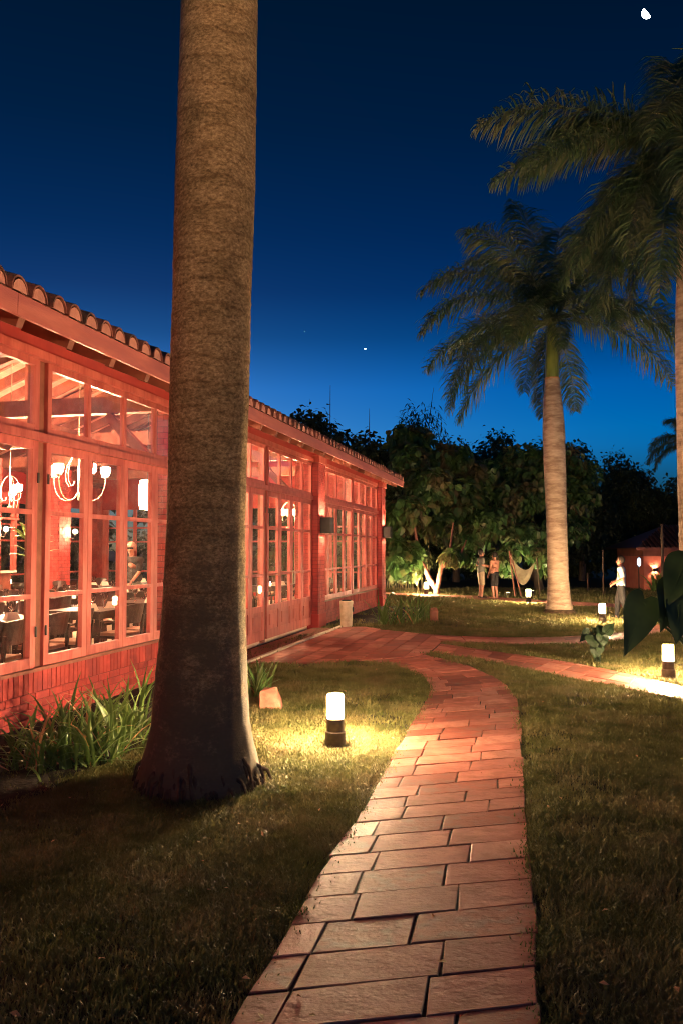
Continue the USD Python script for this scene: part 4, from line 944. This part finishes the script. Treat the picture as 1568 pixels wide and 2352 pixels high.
simple_tree('dark tree in the middle of the right tree line', 1420, 1034, 47, 2.6, 108)
simple_tree('low dark tree above the red hut', 1495, 1066, 47, 2.2, 109)
simple_tree('lowest dark tree of the line, at the right edge', 1570, 1084, 46, 2.6, 110)
simple_tree('dark tree far right, out of the photo', 1690, 1050, 44, 3.0, 111, 3500)
simple_tree('dark tree hidden behind the restaurant roof', 520, 960, 44, 3.0, 113, 3000)
# dark undergrowth that closes the view under the crowns
def hedge(label, x0, x1, Y, h, seed, count=6000):
    c = at((x0 + x1) / 2, 1262, Y); w = (x1 - x0) / FPX * Y / 2; r = np.random.default_rng(seed)
    lob = [[r.uniform(-w, w), r.normal(0, .5), r.uniform(.2, h - .6), r.uniform(1.0, 1.7), r.uniform(.6, 1.0), r.uniform(.7, 1.2)] for _ in range(44)]
    o = part('undergrowth', (lambda q: (q[0] + [c[0], Y, 0], q[1]))(lobes_crown(lob, count, .46, seed, shell=.3)), 'leaf_dark')
    tag(o, label, 'undergrowth', None, 'stuff')
hedge('dark undergrowth closing the garden behind the lit trees', 850, 1260, 47, 4.4, 201, 11000)
hedge('dark undergrowth behind the waiter and the red hut', 1250, 1720, 50, 4.6, 202, 12000)
hedge('dark undergrowth beyond the rear windows of the restaurant', 330, 850, 50, 5.5, 203, 9000)
hedge('dark tall undergrowth far behind the left half of the restaurant', -420, 400, 46, 8.5, 204, 16000)

def rear_bush(label, s0, s1, d, h, seed, count, mat='leaf_bright', size=.26):
    r = np.random.default_rng(seed); c = W((s0 + s1) / 2, d, 0); lob = []
    for _ in range(16):
        q = W(r.uniform(s0, s1), d + r.uniform(-.6, .8), 0) - c; z = r.uniform(.3, h - .5); lob.append([q[0], q[1], z, r.uniform(.6, 1.0), r.uniform(.6, 1.0), r.uniform(.5, .9)])
    t = thing('garden_bush', label, 'bush', c, 0, 'bushes behind the restaurant')
    part('foliage', lobes_crown(lob, count, size, seed, 1.4, .6, True, .3), mat, t, kind='stuff')
    for k in range(4): part('stem', MB().tube([(lob[k][0] * .5, lob[k][1] * .5, -.05), (lob[k][0], lob[k][1], lob[k][2])], [.05, .02], 6), 'bark_dark', t)
for k, (s0, s1, d_, h_, m_) in enumerate(((1, 7, 12.2, 3.4, 'leaf_dark'), (7, 12, 12.4, 3.6, 'leaf_dark'), (12, 17, 11.8, 3.3, 'leaf_bright'), (17, 22, 12.0, 3.6, 'leaf_bright'), (22, 28, 12.5, 3.8, 'leaf_dark'), (1, 14, 15, 6.0, 'leaf_dark'), (13, 30, 15, 6.0, 'leaf_dark'))):
    rear_bush(('dark bush behind the near rear windows', 'dark bush behind the rear windows left of the column', 'light green bush seen through the rear windows beside the column', 'light green bush seen through the middle rear windows', 'dark bush behind the farthest rear windows', 'tall dark bush row behind the near half of the restaurant', 'tall dark bush row behind the far half of the restaurant')[k], s0, s1, d_, h_, 500 + k, 2600 if k < 5 else 6500, m_, .24 if k < 5 else .40)
for k, (s_, d_, lab) in enumerate(((27.5, 3.0, 'bush outside the end windows of the restaurant, nearest the front'), (27.8, 7.0, 'bush outside the end windows of the restaurant, toward the rear'))):
    rear_bush(lab, s_, s_ + 1.5, d_, 3.0, 520 + k, 2200, 'leaf_bright' if k == 0 else 'leaf_dark')
# ================================================================ BOLLARD LAMPS
def make_bollard(label, loc, rz=0.0):
    t = thing('bollard_lamp', label, 'garden lamp', loc, rz, 'low bollard lamps in the garden')
    part('body', MB().lathe([(.0, -.02), (.088, -.02), (.088, .13), (.084, .135), (.074, .138), (.074, .235), (.070, .245), (.0, .245)], 22), 'bollard_metal', t, smooth=30)
    part('lamp_glass', MB().lathe([(.0, .2455), (.066, .2455), (.070, .26), (.070, .436), (.064, .450), (.03, .456), (0, .457)], 20), 'bollard_light', t, smooth=30)
    for k in range(4):
        a = k * math.pi / 2 + .9; part('guard_bar', MB().tube([(.074 * math.cos(a), .074 * math.sin(a), .243), (.074 * math.cos(a), .074 * math.sin(a), .445)], .003, 5), 'bollard_metal', t)
    return t
b0 = make_bollard('lit bollard lamp on the lawn between the big palm and the stone path', ground(770, 1716))
for px, py, lab in ((1535, 1561, 'lit bollard lamp at the right edge of the photo beside the side path'), (1383, 1433, 'lit bollard lamp behind the small dark plant on the lawn'), (1213, 1388, 'lit bollard lamp just left of the pale palm trunk'), (978, 1367, 'lit bollard lamp at the foot of the pink forked tree')):
    dup(b0, ground(px, py), rng.uniform(0, 6), lab, 'low bollard lamps in the garden')
# added lamp post, unseen behind the viewer: its opaque lower cup keeps the lawn dark and lights the palms
lp = thing('lamp_post', 'added unseen lamp post with a cupped globe behind the viewer', 'lamp post', (3.2, -9.0, 0))
part('pole', MB().tube([(0, 0, -.05), (0, 0, 2.6)], [.045, .035], 10), 'black_metal', lp)
part('cup', MB().lathe([(.0, 2.6), (.12, 2.62), (.17, 2.72), (.18, 2.80), (.172, 2.80), (.16, 2.72), (.11, 2.63), (0, 2.61)], 18), 'black_metal', lp)
part('globe', MB().ball((0, 0, 2.741), .10, 2), 'post_light', lp, smooth=True)

# the two big leaved trees lit from below
b1 = ground(1003, 1366)
def rel(px, py, Y, b): return at(px, py, Y) - b
l1 = [rel(x, y, Y, b1).tolist() + [a, a * .8, c] for x, y, Y, a, c in ((930, 1175, 31.5, .75, .65), (918, 1262, 31, .5, .42), (925, 1290, 31, .40, .35), (985, 1115, 33, 1.0, .8), (1060, 1150, 34, 1.0, .85), (1010, 1210, 33, .8, .55), (1060, 1240, 33, .7, .4), (950, 1060, 34, 1.0, .7), (1030, 1060, 35, 1.0, .8), (1100, 1100, 35, .9, .8), (1090, 1225, 33, .6, .45), (900, 1215, 32, .5, .6), (1035, 1275, 31, .35, .28), (1075, 1275, 31.6, .3, .3), (940, 1005, 35.5, .9, .6), (912, 1310, 30.8, .4, .25), (940, 1310, 31.2, .4, .25), (900, 1240, 31, .4, .4), (925, 1285, 30.9, .5, .45), (905, 1290, 30.7, .4, .5), (945, 1275, 31, .4, .4))]
tb = rel(1003, 1345, b1[1], b1)
tree('broad_leaf_tree', 'broad leaved tree with a pink lit forked trunk beside the building', b1, [(0, 0, -.1), (-.02, 0, .25), rel(1006, 1338, b1[1], b1), rel(1012, 1305, b1[1], b1)], [.15, .12, .10, .085],
     [([rel(1012, 1306, b1[1], b1), rel(1022, 1290, b1[1], b1), rel(1032, 1262, b1[1], b1), rel(1040, 1200, b1[1], b1)], [.075, .06, .05, .03]), ([rel(1014, 1303, b1[1], b1), rel(1035, 1291, b1[1], b1), rel(1055, 1278, b1[1], b1), rel(1070, 1240, b1[1], b1)], [.065, .055, .045, .03]),
      ([rel(1000, 1352, b1[1], b1), rel(985, 1330, b1[1], b1), rel(972, 1300, b1[1], b1), rel(962, 1285, b1[1], b1), rel(950, 1200, b1[1], b1)], [.11, .10, .09, .085, .04])],
     l1, 5600, .36, 'leaf_bright', 'bark_pink', 301, aspect=1.25, droop=.9, round_=True, shell=.35)
b2 = at(1240, 1262, 34); b2[2] = 0
l2 = [rel(x, y, Y, b2).tolist() + [a, a * .8, c] for x, y, Y, a, c in ((1130, 1200, 33, .9, .6), (1180, 1150, 34, 1.0, .8), (1240, 1110, 35, 1.2, .9), (1310, 1150, 35, 1.0, .9), (1330, 1210, 34.5, .6, .55), (1290, 1220, 34, .9, .6), (1200, 1225, 33, .9, .45), (1145, 1285, 30.8, .33, .45), (1160, 1300, 31, .34, .38), (1180, 1260, 31.5, .5, .4), (1240, 1275, 32, .6, .4), (1255, 1300, 32.3, .35, .3), (1280, 1060, 36, 1.1, .8), (1200, 1060, 36, 1.1, .8), (1130, 1090, 35.5, .9, .7), (1100, 1290, 31, .22, .3), (1340, 1090, 36, .8, .7))]
tree('broad_leaf_tree', 'broad dark crowned tree behind the pale palm, lower leaves brightly lit', b2, [(0, 0, -.1), (-.2, 0, .8), (-.3, 0, 1.6), (-.1, 0, 2.6)], [.2, .17, .16, .1],
     [([(-.3, 0, 1.6), (-.9, -.3, 2.2), (-1.6, -.6, 2.9)], [.1, .07, .04]), ([(-.2, 0, 1.9), (.5, .2, 2.7), (1.2, .3, 3.4)], [.1, .07, .04]), ([(-.3, 0, 1.3), (-.9, -.8, 1.7), (-1.5, -1.6, 1.6)], [.07, .05, .03])],
     l2, 5200, .30, 'leaf_bright', 'bark_dark', 302, aspect=1.35, droop=.8, round_=True, shell=.35)
# low bamboo with visible culms beside the end of the building
bb_ = at(935, 1262, 33.5) * [1, 1, 0]; bam = thing('bamboo_clump', 'low bamboo with thin upright culms beside the end of the building', 'bamboo', bb_)
rb = np.random.default_rng(8)
for k in range(42):
    x, y = rb.uniform(-1.1, 1.0), rb.uniform(-.1, .8); h = rb.uniform(1.0, 1.9)
    part('culm', MB().tube([(x, y, -.05), (x + rb.normal(0, .03), y, h * .5), (x + rb.normal(0, .09), y, h)], [.016, .013, .008], 5), 'bamboo_culm', bam)
part('foliage', lobes_crown([[-.8, .2, 1.55, .6, .5, .4], [-.2, .1, 1.5, .6, .5, .42], [.3, .3, 1.45, .6, .5, .4], [.7, .3, 1.3, .45, .4, .35], [-.9, -.1, 1.2, .4, .3, .3]], 3200, .24, 66, aspect=5, droop=1.2, shell=.1), 'leaf_bamboo', bam, kind='stuff')
for px, y0, y1, Y in ((757, 884, 935, 39), (847, 938, 985, 37), (985, 890, 970, 41), (1128, 1000, 1040, 43)):   # bare bamboo shoots
    p = at(px, 1262, Y); z0, z1 = at(px, y1, Y)[2], at(px, y0, Y)[2]
    o = part('bamboo_shoot', MB().tube([(p[0], Y, -.05), (p[0] + .02, Y, z0), (p[0] + (.25 if px == 985 else 0.03), Y, z1)], [.03, .02, .008], 5), 'bark_dark')
    tag(o, {757: 'thin bare shoot standing up from the rounded tree behind the roof', 847: 'short bare shoot above the tree at the end of the roof', 985: 'slanting bare shoot right of the pointed bamboo', 1128: 'short bare shoot over the knobbly tree'}[px], 'bamboo shoot')
# the lilies, rocks, bin
def gpts(pts): return [ground(x, y) for x, y in pts]
strap_plant('strap_lily', 'big clump of long strap leaved lilies left of the palm trunk', 'plant', gpts([(150, 1745), (195, 1735), (240, 1725), (285, 1715), (320, 1695), (215, 1760), (270, 1745), (120, 1765), (170, 1765), (250, 1755)]), 200, .66, .030, seed=1, spread=1.35)
strap_plant('strap_lily', 'dim straggling lily clump at the left edge of the lawn', 'plant', gpts([(40, 1770), (80, 1765), (110, 1775)]), 50, .55, .026, seed=2, spread=1.5)
strap_plant('strap_lily', 'small strap leaved plant behind the red rock', 'plant', gpts([(585, 1605), (600, 1598)]), 26, .50, .04, seed=3, dry=.03)
strap_plant('strap_lily', 'grassy clump on the lawn right of the cream bin', 'plant', gpts([(880, 1437), (900, 1438), (925, 1436), (950, 1434), (970, 1430), (985, 1424)]), 110, .85, .032, seed=4, dry=.02)
def rock(label, loc, size, seed, rz=0):
    r = np.random.default_rng(seed); p = np.array([[x, y, z] for x in (-1, 1) for y in (-1, 1) for z in (0, 1)], float)
    top_ = p[:, 2] > .5; p[:, :2] *= np.where(top_, r.uniform(.35, .85, 8), r.uniform(.85, 1.1, 8))[:, None]; p[top_, 2] = r.uniform(.6, 1.05, 4)
    p = np.vstack([p, np.c_[r.uniform(-.9, .9, (7, 2)), r.uniform(.2, .85, 7)]]); m = trimesh.convex.convex_hull(p * np.asarray(size) * [.58, .58, 1.0])
    m2 = m.subdivide().subdivide(); v = np.array(m2.vertices); v += (meshkit.fbm(v * 11 + seed, 3, seed)[:, None] - .5) * .10 * np.max(size)
    v[:, 2] -= .03
    c, s = math.cos(rz), math.sin(rz); v = v @ np.array([[c, -s, 0], [s, c, 0], [0, 0, 1]]).T
    o = part('rock', (v + np.asarray(loc), m2.faces), 'rock', smooth=22); tag(o, label, 'rock'); return o
rock('angular red rock on the grass right of the palm trunk', ground(622, 1628), (.23, .2, .30), 5)
rock('upright red rock at the end of the grassy clump on the lawn', ground(996, 1430), (.17, .2, .40), 9)
rock('low dark rock lying in front of the lilies', ground(335, 1770), (.13, .1, .10), 12)
bn = thing('litter_bin', 'cream cylindrical litter bin beside the doors', 'bin', ground(795, 1442))
part('shell', MB().lathe([(0, 0), (.125, 0), (.135, .04), (.128, .06), (.140, .50), (.148, .52), (.148, .575), (.135, .585), (.125, .56), (.12, .3), (0, .3)], 26), 'bin_shell', bn, smooth=30)
part('lid_ring', MB().lathe([(.10, .575), (.105, .598), (.09, .60), (.085, .575)], 22), 'black_metal', bn, smooth=30)
part('side_flap', MB().lathe([(0, .0), (.055, .0), (.06, .02), (0, .024)], 14, (0, 0, 0)).__class__().ball((.145, -.02, .40), (.02, .055, .06), 2), 'black_metal', bn)
# elephant ear plants on the right
def big_leaf(base, attach, tip, width, nrm, seed=0):
    """A heart shaped leaf blade from its attachment to its tip, with a raised midrib, plus its stalk."""
    base, attach, tip, nrm = (np.asarray(q, float) for q in (base, attach, tip, nrm)); ax = tip - attach; L = np.linalg.norm(ax); ax /= L
    s = np.cross(ax, nrm); s /= np.linalg.norm(s); n = np.cross(s, ax); t = np.linspace(-.18, 1, 13)
    w = width / 2 * np.array([.55, .85, .98, 1.0, .97, .90, .80, .69, .56, .42, .28, .14, .0]); V = []
    for q in (-1, -.5, 0, .5, 1):
        for i, tt in enumerate(t):
            curve = -n * (tt ** 2) * .10 * L + n * (abs(q) * .12 * w[i]) + n * .012 * math.sin(7 * tt + 3 * q + seed)
            off = .10 * L if (i == 0 and abs(q) < .3) else 0
            V.append(attach + ax * (tt * L + off) + s * q * w[i] + curve)
    m = len(t); F = [[a * m + i, a * m + i + 1, (a + 1) * m + i + 1, (a + 1) * m + i] for a in range(4) for i in range(m - 1)]
    blade = MB().add(V, F)
    rib = MB().tube([attach + ax * L * tt - n * (tt ** 2) * .10 * L - n * .004 for tt in np.linspace(0, .95, 7)], np.linspace(.010, .002, 7), 5)
    mid = (base + attach) / 2 + [0, 0, .12]
    stalk = MB().tube([base, mid, attach], [.022, .016, .010], 6)
    return blade, rib, stalk
def ear_plant(label, base, specs, mat='leaf_big'):
    t = thing('elephant_ear_plant', label, 'plant', base)
    for k, (attach, tip, width, nrm) in enumerate(specs):
        b, r_, st_ = big_leaf((0.03 * math.cos(k * 2.4), .03 * math.sin(k * 2.4), 0), np.asarray(attach) - base, np.asarray(tip) - base, width, nrm, k)
        lf = part('leaf', b, mat, t, smooth=True); part('midrib', r_, mat, lf, smooth=True); part('stalk', st_, mat, t, smooth=True)
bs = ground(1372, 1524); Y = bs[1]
ear_plant('small dark broad leaved plant on the grass beyond the side path', bs, [(at(1352, 1452, Y), at(1331, 1474, Y - .05), .17, (.3, -.8, .6)), (at(1368, 1452, Y + .05), at(1358, 1440, Y + .1), .14, (0, -.5, .8)), (at(1386, 1447, Y + .1), at(1372, 1470, Y - .15), .24, (0, -1, .5)), (at(1392, 1452, Y), at(1412, 1430, Y + .1), .17, (.2, -.8, .4)), (at(1362, 1462, Y - .1), at(1366, 1492, Y - .2), .26, (-.2, -1, .3)), (at(1370, 1484, Y - .1), at(1366, 1516, Y - .2), .22, (0, -1, .35)), (at(1382, 1462, Y - .12), at(1384, 1490, Y - .2), .22, (.3, -1, .3))], 'leaf_painted_shade')
be = at(1650, 1262, 9.5); be[2] = 0; Y = 9.3
ear_plant('large elephant ear plant with huge drooping leaves at the right edge', be, [(at(1478, 1385, Y), at(1438, 1506, Y - .25), .42, (.1, -1, .25)), (at(1545, 1352, Y), at(1524, 1448, Y - .3), .40, (.2, -1, .25)), (at(1575, 1290, Y), at(1530, 1390, Y - .3), .42, (-.3, -1, .4)), (at(1560, 1388, Y - .2), at(1556, 1478, Y - .4), .34, (.1, -1, .2)), (at(1590, 1300, Y + .1), at(1640, 1400, Y), .55, (.3, -1, .4)), (at(1470, 1392, Y + .25), at(1450, 1420, Y + .5), .3, (0, -.6, .8)), (at(1520, 1375, Y + .3), at(1495, 1400, Y + .5), .3, (0, -.7, .7))])

# ================================================================ THE FAR RIGHT: hut, sign, posts, net
Yh = 34.0; hx0 = at(1477, 1262, Yh)[0]; hut = thing('red_hut', 'small red hut with a hipped tile roof and a lit wall lamp', 'hut', (hx0, Yh, 0))
part('wall', MB().box(0, 4.2, 0, 3.2, -.05, 1.42), 'hut_wall', hut); part('wall_band', MB().box(-.02, 4.22, -.03, 3.22, 1.421, 1.78), 'beam_wood', hut)
rf = MB().add([[-.45, -.45, 1.76], [4.65, -.45, 1.76], [4.65, 3.65, 1.76], [-.45, 3.65, 1.76], [1.5, 1.6, 2.75], [2.7, 1.6, 2.75], [-.45, -.45, 1.70], [4.65, -.45, 1.70], [4.65, 3.65, 1.70], [-.45, 3.65, 1.70]], [[0, 1, 5], [0, 5, 4], [1, 2, 5], [2, 3, 4], [2, 4, 5], [3, 0, 4], [6, 8, 7], [6, 9, 8], [0, 6, 7], [0, 7, 1], [1, 7, 8], [1, 8, 2], [2, 8, 9], [2, 9, 3], [3, 9, 6], [3, 6, 0]])
hr = part('roof', rf, 'dark_wood', hut)  # dark colour instead of clay: the roof's lack of light is painted in
for k in range(24):
    x = -.4 + k * .21; zt = 2.70 if 1.5 < x < 2.7 else (1.76 + min(x + .45, 4.65 - x) / 1.95 * .99); yt = -.45 + (zt - 1.76) / .99 * 2.05
    if zt > 1.9: part('roof_tile', MB().tube([(x, -.45, 1.79), (x, yt, zt + .03)], .05, 6), 'dark_wood', hr)
part('eave_board', MB().box(-.47, 4.67, -.49, -.455, 1.66, 1.78), 'beam_wood', hr)
hw = at(1505, 1309, Yh - .1); hs = thing('hut_lamp', 'lit up and down wall lamp on the red hut', 'wall lamp', (hw[0], Yh, hw[2]))
part('shade', MB().box(-.09, .09, -.16, -.145, -.07, .07).box(-.09, -.08, -.145, -.01, -.07, .07).box(.08, .09, -.145, -.01, -.07, .07), 'black_metal', hs); part('bulb', MB().ball((0, -.08, 0), .04, 1), 'hut_light', hs)
sg = at(1467, 1291, 33); sgn = thing('oval_sign', 'small glowing oval sign with a bluish rim left of the red hut', 'sign', (sg[0], 33, 0))
part('post', MB().tube([(0, .05, -.02), (0, .05, sg[2])], .02, 6), 'black_metal', sgn)
part('panel', MB().add(*(lambda m: (np.array(m.vertices) * [.075, .025, .17] + [0, 0, sg[2]], m.faces))(trimesh.creation.icosphere(2, 1.0))), 'sign_light', sgn)
part('rim', MB().add(*(lambda m: (np.array(m.vertices) @ np.array([[1, 0, 0], [0, 0, 1], [0, 1, 0]]) * [.62, 1, 1.32] + [0, 0, sg[2]], m.faces))(trimesh.creation.torus(.14, .012, major_sections=24, minor_sections=6))), 'black_metal', sgn)
for px, y0, y1, Yp, lab in ((1385, 1265, 1352, 30, 'thin upright post in the dark, left of the waiter'), (1349, 1318, 1352, 33, 'short thin post in the dark, right of the pale palm'), (1522, 1205, 1350, 30, 'dark slender pole in front of the red hut')):
    a, b = at(px, y0, Yp), at(px, y1, Yp); t = thing('post', lab, 'post', (b[0], Yp, 0)); part('pole', MB().tube([(0, 0, -.05), (0, 0, a[2])], .03 if px != 1522 else .05, 7), 'bark_dark', t); part('cap', MB().lathe([(.0, a[2]), (.04, a[2]), (.03, a[2] + .03), (0, a[2] + .04)], 8), 'bark_dark', t)
strap_plant('strap_lily', 'pale leaved shrub under the lamp of the red hut', 'plant', [at(1500, 1262, 33.2) * [1, 1, 0], at(1515, 1262, 33.3) * [1, 1, 0]], 40, .95, .08, seed=9, dry=.0)
# draped net hung from a pole beside the lit tree
nx = at(1175, 1262, 29.5) * [1, 1, 0]; net = thing('hammock_net', 'brown hammock net hanging from two slanting poles under the lit tree', 'hammock', nx)
part('pole', MB().tube([(.1, 0, -.02), (-.1, 0, 1.65)], .03, 7), 'bark_pink', net); part('pole', MB().tube([(.35, .1, -.02), (-.05, 0, 1.55)], .025, 7), 'bark_pink', net); part('pole', MB().tube([(1.1, .5, -.02), (.98, .45, 1.4)], .03, 7), 'bark_dark', net)
V, F = [], []; n = 14
for i in range(n):
    for j in range(7):
        u, w_ = i / (n - 1), j / 6
        x = -.08 + 1.06 * u; sag = (1.5 - .15 * u) - math.sin(math.pi * u) * (.45 + .5 * w_) ; V.append([x, .45 * u + .10 * math.sin(9 * u + 4 * w_) * math.sin(math.pi * u) + (w_ - .5) * .25, sag - .06 * w_])
F = [[i * 7 + j, i * 7 + j + 1, (i + 1) * 7 + j + 1, (i + 1) * 7 + j] for i in range(n - 1) for j in range(6)]
part('net', MB().add(V, F), 'net_cloth', net, smooth=True)

# ================================================================ MOON AND PLANET
md = ray(1486, 28); md /= np.linalg.norm(md); mp = EYE + md * 4000; R = 22.0
right = np.cross(md, [0, 0, 1]); right /= np.linalg.norm(right); upv = np.cross(right, md)
V, F = [], []; nn = 28; tl = math.radians(215)   # lit limb faces lower left
ex, ey = right * math.cos(tl) + upv * math.sin(tl), -right * math.sin(tl) + upv * math.cos(tl)
for i in range(nn + 1):
    th = -math.pi / 2 + math.pi * i / nn
    for j in range(7):
        ph = math.radians(-6 + 96 * j / 6); q = ex * math.cos(th) * math.sin(ph) + ey * math.sin(th) - md * math.cos(th) * math.cos(ph); V.append(mp + q * R)
F = [[i * 7 + j, i * 7 + j + 1, (i + 1) * 7 + j + 1, (i + 1) * 7 + j] for i in range(nn) for j in range(6)]
tag(part('moon', MB().add(V, F), 'moon_light', smooth=True), 'bright crescent moon at the top right corner of the sky', 'moon')
for px, py, r_, lab in ((838, 801, 4.2, 'bright white evening star in the lower middle of the sky'), (700, 761, 1.8, 'tiny faint star left of the bright evening star')):
    q = ray(px, py); q /= np.linalg.norm(q); tag(part('star', MB().ball(EYE + q * 4000, r_, 1), 'star_light'), lab, 'star')

# fallen leaves on the lawn
rl = np.random.default_rng(77); q = []
while len(q) < 70:
    y = 2.8 + rl.random() ** 1.6 * 13; x = rl.uniform(-.42, .42) * y
    if not shapely.contains_xy(build_poly, x, y): q.append([x, y, .03])
q = np.array(q); nn_ = rl.normal(0, .35, q.shape) + [0, 0, 1]
tag(part('fallen_leaves', leaves(q, nn_, .042, rl, 1.8, 0, .3), 'strap_dry'), 'scattered small fallen leaves lying on the lawn', 'leaves', None, 'stuff')

# ================================================================ LAWN GRASS
rg = np.random.default_rng(21)
def tuft(seed, n=18, h=.032, spread=.035):
    r = np.random.default_rng(seed); V, F = [], []
    for k in range(n):
        az = r.uniform(0, 6.28); p = np.r_[r.normal(0, spread, 2), -.004]; L = h * r.uniform(.5, 1.25); ln = r.uniform(.1, .9); d = np.array([math.cos(az), math.sin(az), 0]); w = np.array([-d[1], d[0], 0]) * r.uniform(.0022, .004)
        m = p + d * L * .35 * ln + [0, 0, L * .6]; t_ = p + d * L * (.35 + .55) * ln + [0, 0, L * (1 - .25 * ln)]
        b = len(V); V += [p - w, p + w, m - w * .8, m + w * .8, t_]; F += [[b, b + 1, b + 3], [b, b + 3, b + 2], [b + 2, b + 3, b + 4]]
    return np.array(V), np.array(F)
inst = UsdGeom.PointInstancer.Define(stage, '/World/lawn_grass')
tag(inst.GetPrim(), 'short uneven grass of the garden lawn', 'grass', None, 'stuff')
UsdGeom.Xform.Define(stage, '/World/lawn_grass/tufts')
protos = []
for k in range(4): protos.append(usdkit.mesh(stage, f'/World/lawn_grass/tufts/tuft_{k:03d}', tuft(60 + k), MATS['grass_blade']).GetPath())
inst.CreatePrototypesRel().SetTargets(protos)
zones = [(2.2, 5, 2600, .95), (5, 8, 1700, 1.0), (8, 12, 700, 1.25), (12, 18, 260, 1.7), (18, 27, 90, 2.3), (27, 36, 34, 3.0)]
pts, scl = [], []
block = shapely.union_all([hard.buffer(.022), build_poly])
shapely.prepare(block)
for y0, y1, dens, sc_ in zones:
    xa, xb = -.43 * y1 - .4, .43 * y1 + .4; n = int((xb - xa) * (y1 - y0) * dens); p = np.c_[rg.uniform(xa, xb, n), rg.uniform(y0, y1, n)]
    p = p[np.abs(p[:, 0]) < .43 * p[:, 1] + .5]; p = p[~shapely.contains_xy(block, p[:, 0], p[:, 1])]
    for poly in (Polygon(np.array(bed.mesh()[0])[:, :2]).convex_hull, Polygon(np.array(bed2.mesh()[0])[:, :2]).convex_hull):
        ins = shapely.contains_xy(poly, p[:, 0], p[:, 1]); p = p[~ins | (rg.random(len(p)) < .05)]
    pv = np.hypot(p[:, 0] - pb[0], p[:, 1] - pb[1]); p = p[(pv > .40)]
    clump = meshkit.fbm(np.c_[p * 2.2, np.zeros(len(p))], 4, 5); p2 = p[rg.random(len(p)) < np.clip(.25 + 1.5 * (clump - .25), .2, 1)]
    pts.append(p2); scl.append(sc_ * rg.uniform(.65, 1.3, len(p2)) * (.8 + .6 * meshkit.fbm(np.c_[p2 * 3.1, np.zeros(len(p2))], 3, 8)))
pts, scl = np.vstack(pts), np.concatenate(scl); n = len(pts); a = rg.uniform(0, 2 * np.pi, n)
inst.CreatePositionsAttr(Vt.Vec3fArray.FromNumpy(np.c_[pts, np.zeros(n)].astype(np.float32)))
inst.CreateScalesAttr(Vt.Vec3fArray.FromNumpy(np.repeat(scl[:, None], 3, 1).astype(np.float32)))
inst.CreateProtoIndicesAttr(Vt.IntArray.FromNumpy(rg.integers(0, 4, n).astype(np.int32)))
inst.CreateOrientationsAttr(Vt.QuathArray([Gf.Quath(float(math.cos(x / 2)), 0, 0, float(math.sin(x / 2))) for x in a]))
